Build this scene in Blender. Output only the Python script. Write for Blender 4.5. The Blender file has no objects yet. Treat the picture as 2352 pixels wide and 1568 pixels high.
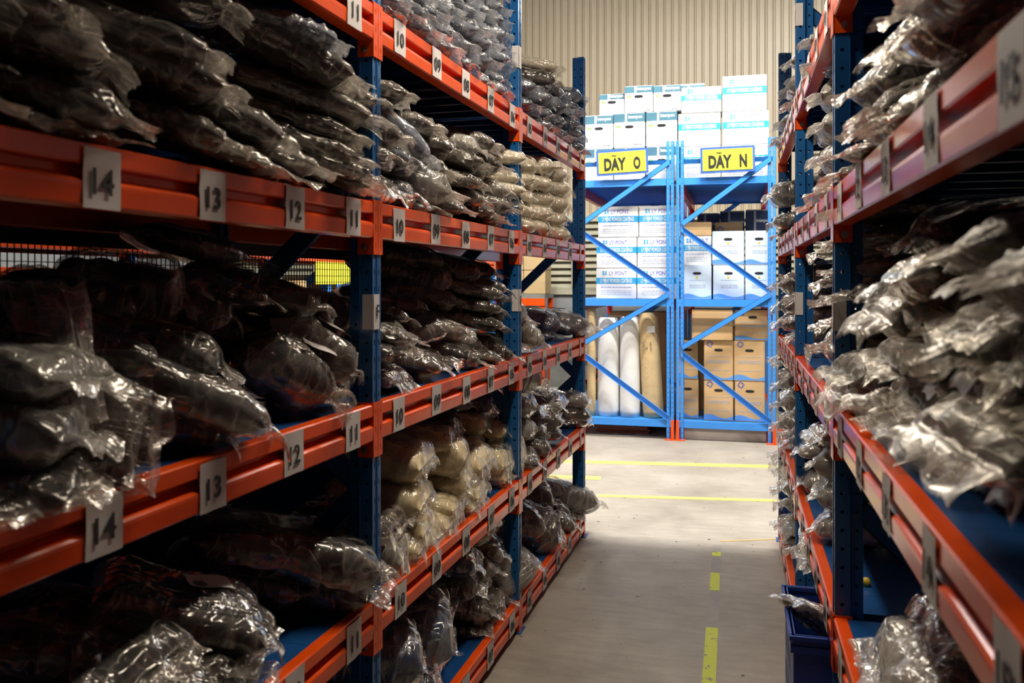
import bpy, bmesh, math, random
from mathutils import Vector, Matrix, noise
random.seed(7)
S = bpy.context.scene
C = S.collection
R = math.radians
# ---------------------------------------------------------------- camera
FPX, CX, HOR = 2000.0, 1176.0, 645.0
CAMZ = 1.6
TH = math.atan((1688 - CX) / FPX)
cd = bpy.data.cameras.new('camera'); cam = bpy.data.objects.new('camera', cd); C.objects.link(cam)
cd.sensor_width = 36; cd.lens = FPX / 2352 * 36
cd.shift_y = -(784 - HOR) / 2352
cam.location = (0, 0, CAMZ); cam.rotation_euler = (R(90), 0, TH)
cd.clip_start = 0.05; cd.clip_end = 60
cd.dof.use_dof = True; cd.dof.focus_distance = 4.0; cd.dof.aperture_fstop = 4.5
S.camera = cam
# ---------------------------------------------------------------- world, colour
w = bpy.data.worlds.new('hall_air'); S.world = w; w.use_nodes = True
w.node_tree.nodes['Background'].inputs[0].default_value = (0.75, 0.85, 1.0, 1)
w.node_tree.nodes['Background'].inputs[1].default_value = 0.004
S.view_settings.view_transform = 'Standard'; S.view_settings.look = 'None'
S.view_settings.gamma = 1; S.view_settings.use_curve_mapping = False
S.view_settings.exposure = 0.6
S.cycles.max_bounces = 4; S.cycles.diffuse_bounces = 2; S.cycles.glossy_bounces = 3
S.cycles.transparent_max_bounces = 8; S.cycles.transmission_bounces = 3
S.cycles.caustics_reflective = False; S.cycles.caustics_refractive = False
S.cycles.adaptive_threshold = .03; S.cycles.sample_clamp_indirect = 4; S.cycles.sample_clamp_direct = 12
# ---------------------------------------------------------------- hall lamps, added aisle-end fill
def area(name, loc, size, power, col, rot=(0, 0, 0), spread=180):
    d = bpy.data.lights.new(name, 'AREA'); d.shape = 'RECTANGLE'
    d.size, d.size_y = size; d.energy = power; d.color = col; d.spread = R(spread)
    o = bpy.data.objects.new(name, d); C.objects.link(o); o.location = loc; o.rotation_euler = rot
    return o
COOL = (1.0, 0.96, 0.90)
WARM = (1.0, 0.86, 0.68)
area('high_bay_light', (0.2, 7.02, 6.6), (1.6, .16), 340, COOL)
area('high_bay_light', (-2.6, 7.02, 6.6), (1.2, .16), 170, COOL)
area('high_bay_light', (2.6, 7.02, 6.6), (1.2, .16), 120, COOL)
area('high_bay_light', (0.2, 6.86, 5.6), (1.8, .12), 75, COOL, (R(38), 0, 0))
area('side_aisle_light', (-2.35, 5.5, 3.6), (.2, 3.2), 45, COOL)
area('side_aisle_light', (-2.35, 9.3, 3.6), (.2, 2.6), 50, COOL)
area('aisle_tube_light', (-0.38, 2.8, 3.3), (.12, 1.7), 33, WARM)
area('aisle_end_fill', (-0.35, 6.55, 3.84), (.9, .12), 20, COOL, (R(-62), 0, 0))  # added fill, out of view, brightens bag fronts in the far bays

# ---------------------------------------------------------------- materials
MATS = {}
def nt(name):
    m = bpy.data.materials.new(name); m.use_nodes = True
    n = m.node_tree; b = n.nodes['Principled BSDF']
    return m, n, b
def N(n, t, **kw):
    x = n.nodes.new(t)
    for k, v in kw.items():
        if k in x.inputs: x.inputs[k].default_value = v
        else: setattr(x, k, v)
    return x
def ramp(n, src, stops):
    r = n.nodes.new('ShaderNodeValToRGB')
    while len(r.color_ramp.elements) < len(stops): r.color_ramp.elements.new(.5)
    for e, (p, c) in zip(r.color_ramp.elements, stops):
        e.position = p; e.color = (*c, 1) if len(c) == 3 else c
    n.links.new(src, r.inputs[0]); return r
def simple(name, col, rough=.5, metal=0, var=.12, scale=8, bump=0, bscale=60, spec=.5, coat=0):
    if name in MATS: return MATS[name]
    m, n, b = nt(name)
    tc = N(n, 'ShaderNodeTexCoord')
    nz = N(n, 'ShaderNodeTexNoise', Scale=scale, Detail=4.0)
    n.links.new(tc.outputs['Object'], nz.inputs['Vector'])
    lo = tuple(c * (1 - var) for c in col); hi = tuple(min(1, c * (1 + var)) for c in col)
    r = ramp(n, nz.outputs['Fac'], [(.3, lo), (.7, hi)])
    n.links.new(r.outputs[0], b.inputs['Base Color'])
    b.inputs['Roughness'].default_value = rough; b.inputs['Metallic'].default_value = metal
    b.inputs['Specular IOR Level'].default_value = spec; b.inputs['Coat Weight'].default_value = coat
    if bump:
        n2 = N(n, 'ShaderNodeTexNoise', Scale=bscale, Detail=3.0)
        n.links.new(tc.outputs['Object'], n2.inputs['Vector'])
        bp = N(n, 'ShaderNodeBump', Strength=bump, Distance=.01)
        n.links.new(n2.outputs['Fac'], bp.inputs['Height']); n.links.new(bp.outputs[0], b.inputs['Normal'])
    MATS[name] = m; return m
BLUE = simple('blue_powder_paint', (.008, .095, .29), .32, var=.1)
BLUE2 = simple('bright_blue_paint', (.045, .28, .82), .4, var=.06)
ORANGE = simple('orange_powder_paint', (.82, .085, .006), .22, var=.1, spec=.4)
REDP = simple('red_powder_paint', (.75, .03, .02), .3, var=.08)
DECK = simple('blue_deck_steel', (.010, .07, .24), .28, var=.12)
PAPER = simple('white_label_paper', (.62, .60, .60), .7, var=.05)
INK = simple('black_print', (.015, .015, .015), .6)
STEEL = simple('zinc_bolt', (.45, .45, .42), .35, metal=1)
WIRE = simple('dark_wire', (.01, .01, .012), .6)
CARTON = simple('kraft_cardboard', (.62, .40, .19), .8, var=.07, scale=5)
CARTON2 = simple('tan_cardboard', (.55, .40, .20), .8, var=.1, scale=3)
WHITEBOX = simple('white_coated_carton', (.80, .80, .80), .55, var=.03)
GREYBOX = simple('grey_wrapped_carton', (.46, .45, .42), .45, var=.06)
PALEBLUE = simple('pale_blue_carton', (.62, .74, .88), .5, var=.05)
TEAL = simple('slate_teal_print', (.055, .16, .22), .5)
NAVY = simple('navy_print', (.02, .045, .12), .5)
CYAN = simple('cyan_print', (.03, .36, .68), .5)
GREEN = simple('green_print', (.25, .65, .12), .5)
LOGO = simple('violet_blue_print', (.22, .25, .62), .5)
WAVE = simple('wave_blue_print', (.12, .33, .75), .5)
GREYINK = simple('grey_print', (.42, .46, .54), .6)
WHITEINK = simple('white_print', (.85, .87, .9), .6)
YELLOW = simple('yellow_sign_face', (.86, .84, .05), .5, var=.02)
SIGNBLUE = simple('sign_frame_blue', (.05, .13, .48), .4)
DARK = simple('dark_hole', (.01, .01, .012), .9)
GREYWALL = simple('grey_render_wall', (.30, .31, .32), .9, var=.15, scale=1.5)
CREAM = simple('cream_sheet_metal', (.52, .44, .31), .38, var=.04, scale=1)
LOUVRE = simple('cream_louvre', (.48, .46, .34), .5, var=.06)
CEIL = simple('ceiling_white', (.6, .6, .58), .8)
SHADE_DECK = simple('shade_deck_board', (.10, .09, .08), .8)
CRATE = simple('blue_crate_plastic', (.010, .055, .36), .38, var=.08)
REDBROWN = simple('red_brown_board', (.33, .10, .07), .7)
FILMROLL = simple('white_film_roll', (.78, .78, .76), .3, var=.05, bump=.15, bscale=18)
KRAFTROLL = simple('kraft_roll', (.60, .44, .23), .75, var=.1, bump=.4, bscale=25)
BROWNSTEEL = simple('taupe_sheet', (.34, .28, .25), .5, var=.1)
YEL2 = simple('yellow_plastic', (.72, .50, .04), .5)
RED2 = simple('red_plastic', (.65, .04, .02), .4)
GREYM = simple('grey_machine_paint', (.22, .24, .22), .5, var=.2)

def floor_mat():
    m, n, b = nt('polished_concrete')
    tc = N(n, 'ShaderNodeTexCoord')
    a = N(n, 'ShaderNodeTexNoise', Scale=1.3, Detail=8.0, Roughness=.65)
    n.links.new(tc.outputs['Object'], a.inputs['Vector'])
    r = ramp(n, a.outputs['Fac'], [(.3, (.235, .205, .165)), (.52, (.325, .29, .24)), (.75, (.41, .375, .325))])
    mp = N(n, 'ShaderNodeMapping'); mp.inputs['Scale'].default_value = (2.0, 9.0, 1)
    n.links.new(tc.outputs['Object'], mp.inputs[0])
    s2 = N(n, 'ShaderNodeTexNoise', Scale=2.5, Detail=6.0, Roughness=.7); n.links.new(mp.outputs[0], s2.inputs['Vector'])
    r2 = ramp(n, s2.outputs['Fac'], [(.35, (.86, .86, .86)), (.7, (1.1, 1.1, 1.1))])
    mx = N(n, 'ShaderNodeMixRGB', blend_type='MULTIPLY'); mx.inputs[0].default_value = 1
    n.links.new(r.outputs[0], mx.inputs[1]); n.links.new(r2.outputs[0], mx.inputs[2])
    v = N(n, 'ShaderNodeTexNoise', Scale=22.0, Detail=1.0); n.links.new(tc.outputs['Object'], v.inputs['Vector'])
    r3 = ramp(n, v.outputs['Fac'], [(.235, (.15, .14, .13)), (.25, (1, 1, 1))])
    m2 = N(n, 'ShaderNodeMixRGB', blend_type='MULTIPLY'); m2.inputs[0].default_value = 1
    n.links.new(mx.outputs[0], m2.inputs[1]); n.links.new(r3.outputs[0], m2.inputs[2])
    n.links.new(m2.outputs[0], b.inputs['Base Color'])
    b.inputs['Roughness'].default_value = .5
    bp = N(n, 'ShaderNodeBump', Strength=.08, Distance=.01); n.links.new(s2.outputs['Fac'], bp.inputs['Height'])
    n.links.new(bp.outputs[0], b.inputs['Normal'])
    return m
FLOOR = floor_mat()
def worn_tape(name, col, lo, hi, sc):
    m, n, b = nt(name)
    tc = N(n, 'ShaderNodeTexCoord')
    a = N(n, 'ShaderNodeTexNoise', Scale=sc, Detail=7.0, Roughness=.75); n.links.new(tc.outputs['Object'], a.inputs['Vector'])
    r = ramp(n, a.outputs['Fac'], [(lo, (.22, .205, .18)), (hi, col)])
    n.links.new(r.outputs[0], b.inputs['Base Color']); b.inputs['Roughness'].default_value = .55
    return m
TAPE = worn_tape('worn_yellow_tape', (.55, .62, .04), .40, .43, 9)
TAPE2 = worn_tape('faded_yellow_paint', (.80, .68, .12), .30, .42, 6)
GHOST = simple('scraped_tape_mark', (.27, .25, .22), .5)

def content_mat(name, c1, c2, sc=7, rough=.75):
    m, n, b = nt(name)
    tc = N(n, 'ShaderNodeTexCoord'); oi = N(n, 'ShaderNodeObjectInfo')
    ad = N(n, 'ShaderNodeVectorMath', operation='ADD'); n.links.new(tc.outputs['Object'], ad.inputs[0])
    ms = N(n, 'ShaderNodeMath', operation='MULTIPLY'); n.links.new(oi.outputs['Random'], ms.inputs[0]); ms.inputs[1].default_value = 40
    n.links.new(ms.outputs[0], ad.inputs[1])
    a = N(n, 'ShaderNodeTexNoise', Scale=sc, Detail=4.0, Roughness=.6, Distortion=.8); n.links.new(ad.outputs[0], a.inputs['Vector'])
    r = ramp(n, a.outputs['Fac'], [(.4, c1), (.66, c2)])
    n.links.new(r.outputs[0], b.inputs['Base Color']); b.inputs['Roughness'].default_value = rough
    return m
CONT = {
 'black': content_mat('black_cloth', (.006, .006, .007), (.022, .020, .022)),
 'grey': content_mat('dark_grey_cloth', (.02, .018, .017), (.085, .075, .068), sc=3),
 'blue': content_mat('slate_cloth', (.05, .06, .085), (.17, .19, .25)),  # slate cloth, pushed bluer to carry the cool light up top
 'brown': content_mat('brown_cloth', (.022, .015, .013), (.12, .09, .075)),
 'cream': content_mat('cream_cloth', (.62, .52, .32), (.86, .76, .54)),
 'white': content_mat('offwhite_cloth', (.62, .57, .48), (.82, .78, .70)),
 'navy': content_mat('dark_denim', (.010, .022, .06), (.03, .06, .14), sc=12),
 'pale': content_mat('pale_grey_cloth', (.16, .15, .135), (.34, .32, .29)),
}
def film_mat(name, tint, body, bodyamt, gl=1.0):
    m, n, b = nt(name); n.nodes.remove(b)
    out = n.nodes['Material Output']
    tc = N(n, 'ShaderNodeTexCoord'); oi = N(n, 'ShaderNodeObjectInfo')
    ad = N(n, 'ShaderNodeVectorMath', operation='ADD'); n.links.new(tc.outputs['Object'], ad.inputs[0])
    ms = N(n, 'ShaderNodeMath', operation='MULTIPLY'); n.links.new(oi.outputs['Random'], ms.inputs[0]); ms.inputs[1].default_value = 50
    n.links.new(ms.outputs[0], ad.inputs[1])
    rs = []
    for (sc, rot, k, lo) in (((5.5, .9, .5), .45, 1.0, .03), ((1.6, 5.5, .6), -.25, 2.2, .025), ((9, 4, 2), .8, 1.5, .02)):
        mp = N(n, 'ShaderNodeMapping'); mp.inputs['Scale'].default_value = sc; mp.inputs['Rotation'].default_value = (0, 0, rot)
        n.links.new(ad.outputs[0], mp.inputs[0])
        a = N(n, 'ShaderNodeTexNoise', Scale=1.3, Detail=1.0, Roughness=.5, Distortion=.35)
        n.links.new(mp.outputs[0], a.inputs['Vector'])
        rs.append((a, ramp(n, a.outputs['Fac'], [(.5 - lo * 1.2, (0, 0, 0)), (.5 - lo * .2, (.85,) * 3), (.5 + lo * .2, (.5,) * 3), (.5 + lo * 2.5, (0, 0, 0))])))
    mx = N(n, 'ShaderNodeMath', operation='MAXIMUM'); n.links.new(rs[0][1].outputs[0], mx.inputs[0]); n.links.new(rs[1][1].outputs[0], mx.inputs[1])
    m3 = N(n, 'ShaderNodeMath', operation='MULTIPLY_ADD'); n.links.new(rs[2][1].outputs[0], m3.inputs[0]); m3.inputs[1].default_value = .5; n.links.new(mx.outputs[0], m3.inputs[2])
    sm = N(n, 'ShaderNodeMath', operation='ADD'); n.links.new(m3.outputs[0], sm.inputs[0]); n.links.new(rs[0][0].outputs['Fac'], sm.inputs[1])
    bp = N(n, 'ShaderNodeBump', Strength=.6, Distance=.003); n.links.new(sm.outputs[0], bp.inputs['Height'])
    tr = N(n, 'ShaderNodeBsdfTransparent'); tr.inputs[0].default_value = (*tint, 1)
    df = N(n, 'ShaderNodeBsdfDiffuse'); df.inputs[0].default_value = (*body, 1); n.links.new(bp.outputs[0], df.inputs['Normal'])
    tl = N(n, 'ShaderNodeBsdfTranslucent'); tl.inputs[0].default_value = (*body, 1)
    dm = N(n, 'ShaderNodeMixShader'); dm.inputs[0].default_value = .35
    n.links.new(df.outputs[0], dm.inputs[1]); n.links.new(tl.outputs[0], dm.inputs[2])
    fa = N(n, 'ShaderNodeMath', operation='MULTIPLY_ADD'); n.links.new(m3.outputs[0], fa.inputs[0]); fa.inputs[1].default_value = .42; fa.inputs[2].default_value = bodyamt
    fa.use_clamp = True
    m1 = N(n, 'ShaderNodeMixShader'); n.links.new(fa.outputs[0], m1.inputs[0])
    n.links.new(tr.outputs[0], m1.inputs[1]); n.links.new(dm.outputs[0], m1.inputs[2])
    g = N(n, 'ShaderNodeBsdfGlossy'); g.inputs['Roughness'].default_value = .16 if gl > .5 else .38; g.inputs[0].default_value = (1, .98, .95, 1)
    n.links.new(bp.outputs[0], g.inputs['Normal'])
    fr = N(n, 'ShaderNodeLayerWeight'); fr.inputs['Blend'].default_value = .12
    fm = N(n, 'ShaderNodeMath', operation='MULTIPLY_ADD'); n.links.new(fr.outputs['Fresnel'], fm.inputs[0]); fm.inputs[1].default_value = .6 * gl; fm.inputs[2].default_value = .09 * gl
    fm.use_clamp = True
    m2 = N(n, 'ShaderNodeMixShader'); n.links.new(fm.outputs[0], m2.inputs[0])
    n.links.new(m1.outputs[0], m2.inputs[1]); n.links.new(g.outputs[0], m2.inputs[2])
    n.links.new(m2.outputs[0], out.inputs[0])
    return m
FILM = {
 'dark': film_mat('clear_poly_film', (.97, .96, .95), (.74, .68, .60), .025),
 'milky': film_mat('milky_poly_film', (.96, .96, .96), (.82, .80, .74), .16),
 'soft': film_mat('soft_milky_film', (.96, .95, .93), (.58, .56, .49), .09, .45),
 'cool': film_mat('cool_light_tint_film', (.95, .96, .97), (.66, .70, .78), .05),  # blue tint stands for the cool light on the upper bags
 'cream': film_mat('clear_film_over_cream', (.98, .97, .94), (.94, .88, .70), .07, .6),
}
# ---------------------------------------------------------------- helpers
def link_bm(name, bm, m, parent=None, smooth=False, recalc=True):
    if recalc: bmesh.ops.recalc_face_normals(bm, faces=bm.faces)
    me = bpy.data.meshes.new(name); bm.to_mesh(me); bm.free()
    if smooth:
        for p in me.polygons: p.use_smooth = True
    return link_me(name, me, m, parent)
def link_me(name, me, m, parent=None):
    o = bpy.data.objects.new(name, me); C.objects.link(o)
    if m is not None:
        if not me.materials: me.materials.append(m)
        elif me.materials[0] != m:
            o.material_slots[0].link = 'OBJECT'; o.material_slots[0].material = m
    if parent: o.parent = parent
    return o
def box(bm, x0, x1, y0, y1, z0, z1):
    v = [bm.verts.new((x, y, z)) for x in (x0, x1) for y in (y0, y1) for z in (z0, z1)]
    for f in ((0, 1, 3, 2), (4, 6, 7, 5), (0, 4, 5, 1), (2, 3, 7, 6), (0, 2, 6, 4), (1, 5, 7, 3)):
        bm.faces.new([v[i] for i in f])
def prism(bm, pts, a, b, axis):     # closed profile pts (2-D) extruded along axis
    def P(p, t):
        return {'x': (t, p[0], p[1]), 'y': (p[0], t, p[1]), 'z': (p[0], p[1], t)}[axis]
    A = [bm.verts.new(P(p, a)) for p in pts]; B = [bm.verts.new(P(p, b)) for p in pts]
    n = len(pts)
    for i in range(n):
        bm.faces.new((A[i], A[(i + 1) % n], B[(i + 1) % n], B[i]))
    bm.faces.new(A); bm.faces.new(B[::-1])
def cyl(bm, c, r, h, axis='z', n=16, r2=None):
    r2 = r if r2 is None else r2
    M = {'z': Matrix(), 'x': Matrix.Rotation(R(90), 4, 'Y'), 'y': Matrix.Rotation(R(90), 4, 'X')}[axis]
    bmesh.ops.create_cone(bm, cap_ends=True, segments=n, radius1=r, radius2=r2, depth=h, matrix=Matrix.Translation(c) @ M)
def empty(name, loc=(0, 0, 0), rz=0):
    o = bpy.data.objects.new(name, None); o.empty_display_size = .1; C.objects.link(o)
    o.location = loc; o.rotation_euler = (0, 0, rz); return o
def tag(o, label=None, cat=None, group=None, kind=None):
    if label: o['label'] = label
    if cat: o['category'] = cat
    if group: o['group'] = group
    if kind: o['kind'] = kind
    return o
TXT = {}
def text_me(s, hgt, sx=1.0, bold=0.0):
    k = (s, hgt, sx, bold)
    if k in TXT: return TXT[k]
    cu = bpy.data.curves.new('lettering', 'FONT'); cu.body = s; cu.size = 1; cu.align_x = 'CENTER'; cu.align_y = 'CENTER'
    cu.extrude = .01; cu.resolution_u = 3; cu.offset = bold
    o = bpy.data.objects.new('tmp', cu); C.objects.link(o)
    dg = bpy.context.evaluated_depsgraph_get(); me = bpy.data.meshes.new_from_object(o.evaluated_get(dg))
    bpy.data.objects.remove(o)
    zs = [v.co.y for v in me.vertices]; xs = [v.co.x for v in me.vertices]
    cy = (max(zs) + min(zs)) / 2; cx = (max(xs) + min(xs)) / 2; k0 = hgt / (max(zs) - min(zs))
    for v in me.vertices:
        v.co = ((v.co.x - cx) * k0 * sx, (v.co.y - cy) * k0, v.co.z * .05)
    me.name = 'lettering'; me.materials.clear(); TXT[k] = me; return me
def text(s, hgt, m, parent, loc, rot, sx=1.0, bold=0.0, name='lettering', wid=None):
    me = text_me(s, hgt, sx, bold)
    o = link_me(name, me, m, parent)
    if wid: o.scale = (wid / (2 * max(v.co.x for v in me.vertices)), 1, 1)
    o.location = loc; o.rotation_euler = rot; return o

# ---------------------------------------------------------------- room
def struct(name, bm, m, **k):
    o = link_bm(name, bm, m, **k); o['kind'] = 'structure'; return o
bm = bmesh.new(); box(bm, -8, 5, -2.5, 12.95, -.1, 0); struct('floor', bm, FLOOR)
bm = bmesh.new(); box(bm, -8, 5, 6.35, 13.1, 7.6, 7.7); struct('ceiling', bm, CEIL)
bm = bmesh.new(); box(bm, -8, 5, -2.5, 6.35, 3.9, 4.0); box(bm, -8, 5, 6.25, 6.35, 4.0, 7.7); struct('ceiling', bm, SHADE_DECK)  # unseen low deck and upstand, added to shade the near aisle
bm = bmesh.new(); box(bm, -8.1, -8, -2.5, 13.1, 0, 7.6); struct('wall_left', bm, GREYWALL)
bm = bmesh.new(); box(bm, 5, 5.1, -2.5, 13.1, 0, 7.6); struct('wall_right', bm, GREYWALL)
bm = bmesh.new(); box(bm, -8, 5, -2.6, -2.5, 0, 4); struct('wall_front', bm, GREYWALL)
# back wall: grey render below, louvre band, corrugated sheet above
WY = 12.8
bm = bmesh.new(); box(bm, -8, 5, WY, WY + .15, 0, 1.42); struct('wall_back', bm, GREYWALL)
bm = bmesh.new()
P = .1085; n0 = int(13 / P)
prof = [(0, 0), (.45, .004), (.60, .034), (.74, .036), (.84, 0)]
vs = []
for i in range(n0):
    for (u, d) in prof:
        x = -8 + (i + u) * P
        vs.append((bm.verts.new((x, WY - d, 2.56)), bm.verts.new((x, WY - d, 7.6))))
for a, b in zip(vs, vs[1:]): bm.faces.new((a[0], b[0], b[1], a[1]))
struct('wall_back', bm, CREAM)
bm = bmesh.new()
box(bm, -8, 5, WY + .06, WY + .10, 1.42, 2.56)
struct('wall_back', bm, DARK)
win = empty('window_1', (0, WY, 0)); win['kind'] = 'structure'
bm = bmesh.new()
k = 0
while 1.50 + k * .098 < 2.5:
    z = 1.50 + k * .098
    prism(bm, [(-.045, z), (-.035, z - .006), (.05, z + .086), (.045, z + .09)], -8, 5, 'x'); k += 1
link_bm('louvre_blades', bm, LOUVRE, win)
bm = bmesh.new()
box(bm, -8, 5, -.06, .05, 1.40, 1.50); box(bm, -8, 5, -.06, .05, 2.48, 2.58)
x = -7.6
while x < 5: box(bm, x, x + .06, -.065, .05, 1.5, 2.48); x += 1.05
link_bm('window_frame', bm, LOUVRE, win)

# floor markings
def ray(px, py):
    dx, dz = (px - CX) / FPX, (HOR - py) / FPX
    c, s = math.cos(TH), math.sin(TH)
    return Vector((dx * c - s, dx * s + c, dz))
def on_floor(px, py):
    r = ray(px, py); t = -CAMZ / r.z; return r.x * t, r.y * t
def strip(bm, a, b, wd, z=.002, n=1):
    a, b = Vector(a), Vector(b); d = (b - a).normalized(); q = Vector((-d.y, d.x)) * wd / 2
    pts = [a - q, b - q, b + q, a + q]
    v = [bm.verts.new((p.x, p.y, zz)) for zz in (0.0002, z) for p in pts]
    bm.faces.new(v[4:]); 
    for i in range(4): bm.faces.new((v[i], v[(i + 1) % 4], v[4 + (i + 1) % 4], v[4 + i]))
bm = bmesh.new(); strip(bm, (-.098, 1.6), (-.102, 4.12), .054); strip(bm, (-.103, 4.62), (-.104, 4.9), .05); strip(bm, (-.105, 5.2), (-.105, 5.28), .05)
tag(link_bm('floor_line', bm, TAPE), 'worn green-yellow tape line running down the middle aisle floor', 'floor marking')
bm = bmesh.new(); strip(bm, (-.1, 4.12), (-.104, 5.42), .052, .001)
tag(link_bm('tape_residue', bm, GHOST), 'dark scraped strip where the aisle tape has peeled off', 'floor marking')
bm = bmesh.new(); strip(bm, on_floor(1180, 1056), on_floor(1830, 1073), .12)
tag(link_bm('floor_line', bm, TAPE2), 'bright yellow painted line crossing the floor nearest the back racks', 'floor marking')
bm = bmesh.new(); strip(bm, on_floor(1372, 1138), on_floor(1830, 1151), .07)
tag(link_bm('floor_line', bm, TAPE2), 'faint thin yellow line crossing the floor beyond the left rack end', 'floor marking')
bm = bmesh.new(); strip(bm, on_floor(1250, 1094), on_floor(1379, 1098), .11)
tag(link_bm('floor_line', bm, TAPE2), 'short yellow floor line ending behind the last left upright', 'floor marking')
bm = bmesh.new(); strip(bm, on_floor(1655, 1243), on_floor(1782, 1238), .018)
tag(link_bm('floor_line', bm, simple('ochre_tape', (.50, .30, .10), .6)), 'thin ochre tape strip beside the right rack foot', 'floor marking')

# ---------------------------------------------------------------- racks
def tile(bm, f, u0, u1, z0, z1, rx, rz, cu=None):
    cu = (u0 + u1) / 2 if cu is None else cu; cz = (z0 + z1) / 2
    um, zm = cu, cz
    outer = [(u0, z0), (um, z0), (u1, z0), (u1, zm), (u1, z1), (um, z1), (u0, z1), (u0, zm)]
    k = .72
    inner = [(cu - rx * k, cz - rz * k), (cu, cz - rz), (cu + rx * k, cz - rz * k), (cu + rx, cz), (cu + rx * k, cz + rz * k), (cu, cz + rz), (cu - rx * k, cz + rz * k), (cu - rx, cz)]
    O = [bm.verts.new(f(*p)) for p in outer]; I = [bm.verts.new(f(*p)) for p in inner]
    for i in range(8): bm.faces.new((O[i], O[(i + 1) % 8], I[(i + 1) % 8], I[i]))
POSTME = {}
def post_mesh(h, flip):
    key = (round(h, 2), flip)
    if key in POSTME: return POSTME[key]
    bm = bmesh.new(); hw = .0275; nz = int(h / .05); p = h / nz
    for i in range(nz):
        z0, z1 = i * p, (i + 1) * p
        for s in (-1, 1):
            tile(bm, lambda u, z: (0, u, z), *(sorted((s * .002, s * hw))), z0, z1, .0028, .010)
            tile(bm, lambda u, z: (u, s * hw, z), -.038, 0, z0, z1, .0052, .0052)
            tile(bm, lambda u, z: (u, s * (hw - .009), z), -.072, -.042, z0, z1, .0045, .0045)
    for s in (-1, 1):
        a = [(-.038, s * hw), (-.042, s * (hw - .009))]
        v = [bm.verts.new((*a[0], 0)), bm.verts.new((*a[1], 0)), bm.verts.new((*a[1], h)), bm.verts.new((*a[0], h))]; bm.faces.new(v)
        a = [(-.072, s * (hw - .009)), (-.075, s * (hw - .018))]
        v = [bm.verts.new((*a[0], 0)), bm.verts.new((*a[1], 0)), bm.verts.new((*a[1], h)), bm.verts.new((*a[0], h))]; bm.faces.new(v)
    v = [bm.verts.new(q) for q in ((0, -.002, 0), (-.004, 0, 0), (-.004, 0, h), (0, -.002, h))]; bm.faces.new(v)
    v = [bm.verts.new(q) for q in ((0, .002, 0), (-.004, 0, 0), (-.004, 0, h), (0, .002, h))]; bm.faces.new(v)
    bmesh.ops.remove_doubles(bm, verts=bm.verts, dist=.0003)
    if flip: bmesh.ops.scale(bm, vec=(-1, 1, 1), verts=bm.verts)
    bmesh.ops.recalc_face_normals(bm, faces=bm.faces)
    bmesh.ops.solidify(bm, geom=bm.faces[:], thickness=.0018)
    me = bpy.data.meshes.new('post'); bm.to_mesh(me); bm.free(); POSTME[key] = me; return me
def brace(bm, a, b, wd=.028, tk=.02):    # C-channel between two points in x-z plane at y = a.y
    a, b = Vector(a), Vector(b); d = (b - a).normalized(); q = Vector((-d.z, 0, d.x)) * wd; t = Vector((0, tk, 0))
    for lo, hi, y0, y1 in ((-1, 1, 0, .12), (-1, -.86, 0, 1), (.86, 1, 0, 1)):
        pts = []
        for e in (a, b):
            for (k, yy) in ((lo, y0), (hi, y0), (hi, y1), (lo, y1)):
                pts.append(bm.verts.new(e + q * k + t * (yy - .5)))
        for i in range(4): bm.faces.new((pts[i], pts[(i + 1) % 4], pts[4 + (i + 1) % 4], pts[4 + i]))
        bm.faces.new(pts[:4]); bm.faces.new(pts[4:][::-1])
def paper(bm, x, y0, y1, z0, z1, sg, curl=.003, n=5):
    g = []
    for i in range(n + 1):
        for j in range(n + 1):
            u, v = i / n, j / n
            dx = curl * (abs(noise.noise(Vector((y0 * 9 + u * 1.6, z0 * 7 + v * 1.6, 1)))) + .2)
            g.append(bm.verts.new((x + sg * dx, y0 + (y1 - y0) * u, z0 + (z1 - z0) * v)))
    for i in range(n):
        for j in range(n):
            a = i * (n + 1) + j; bm.faces.new((g[a], g[a + 1], g[a + n + 2], g[a + n + 1]))
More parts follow.
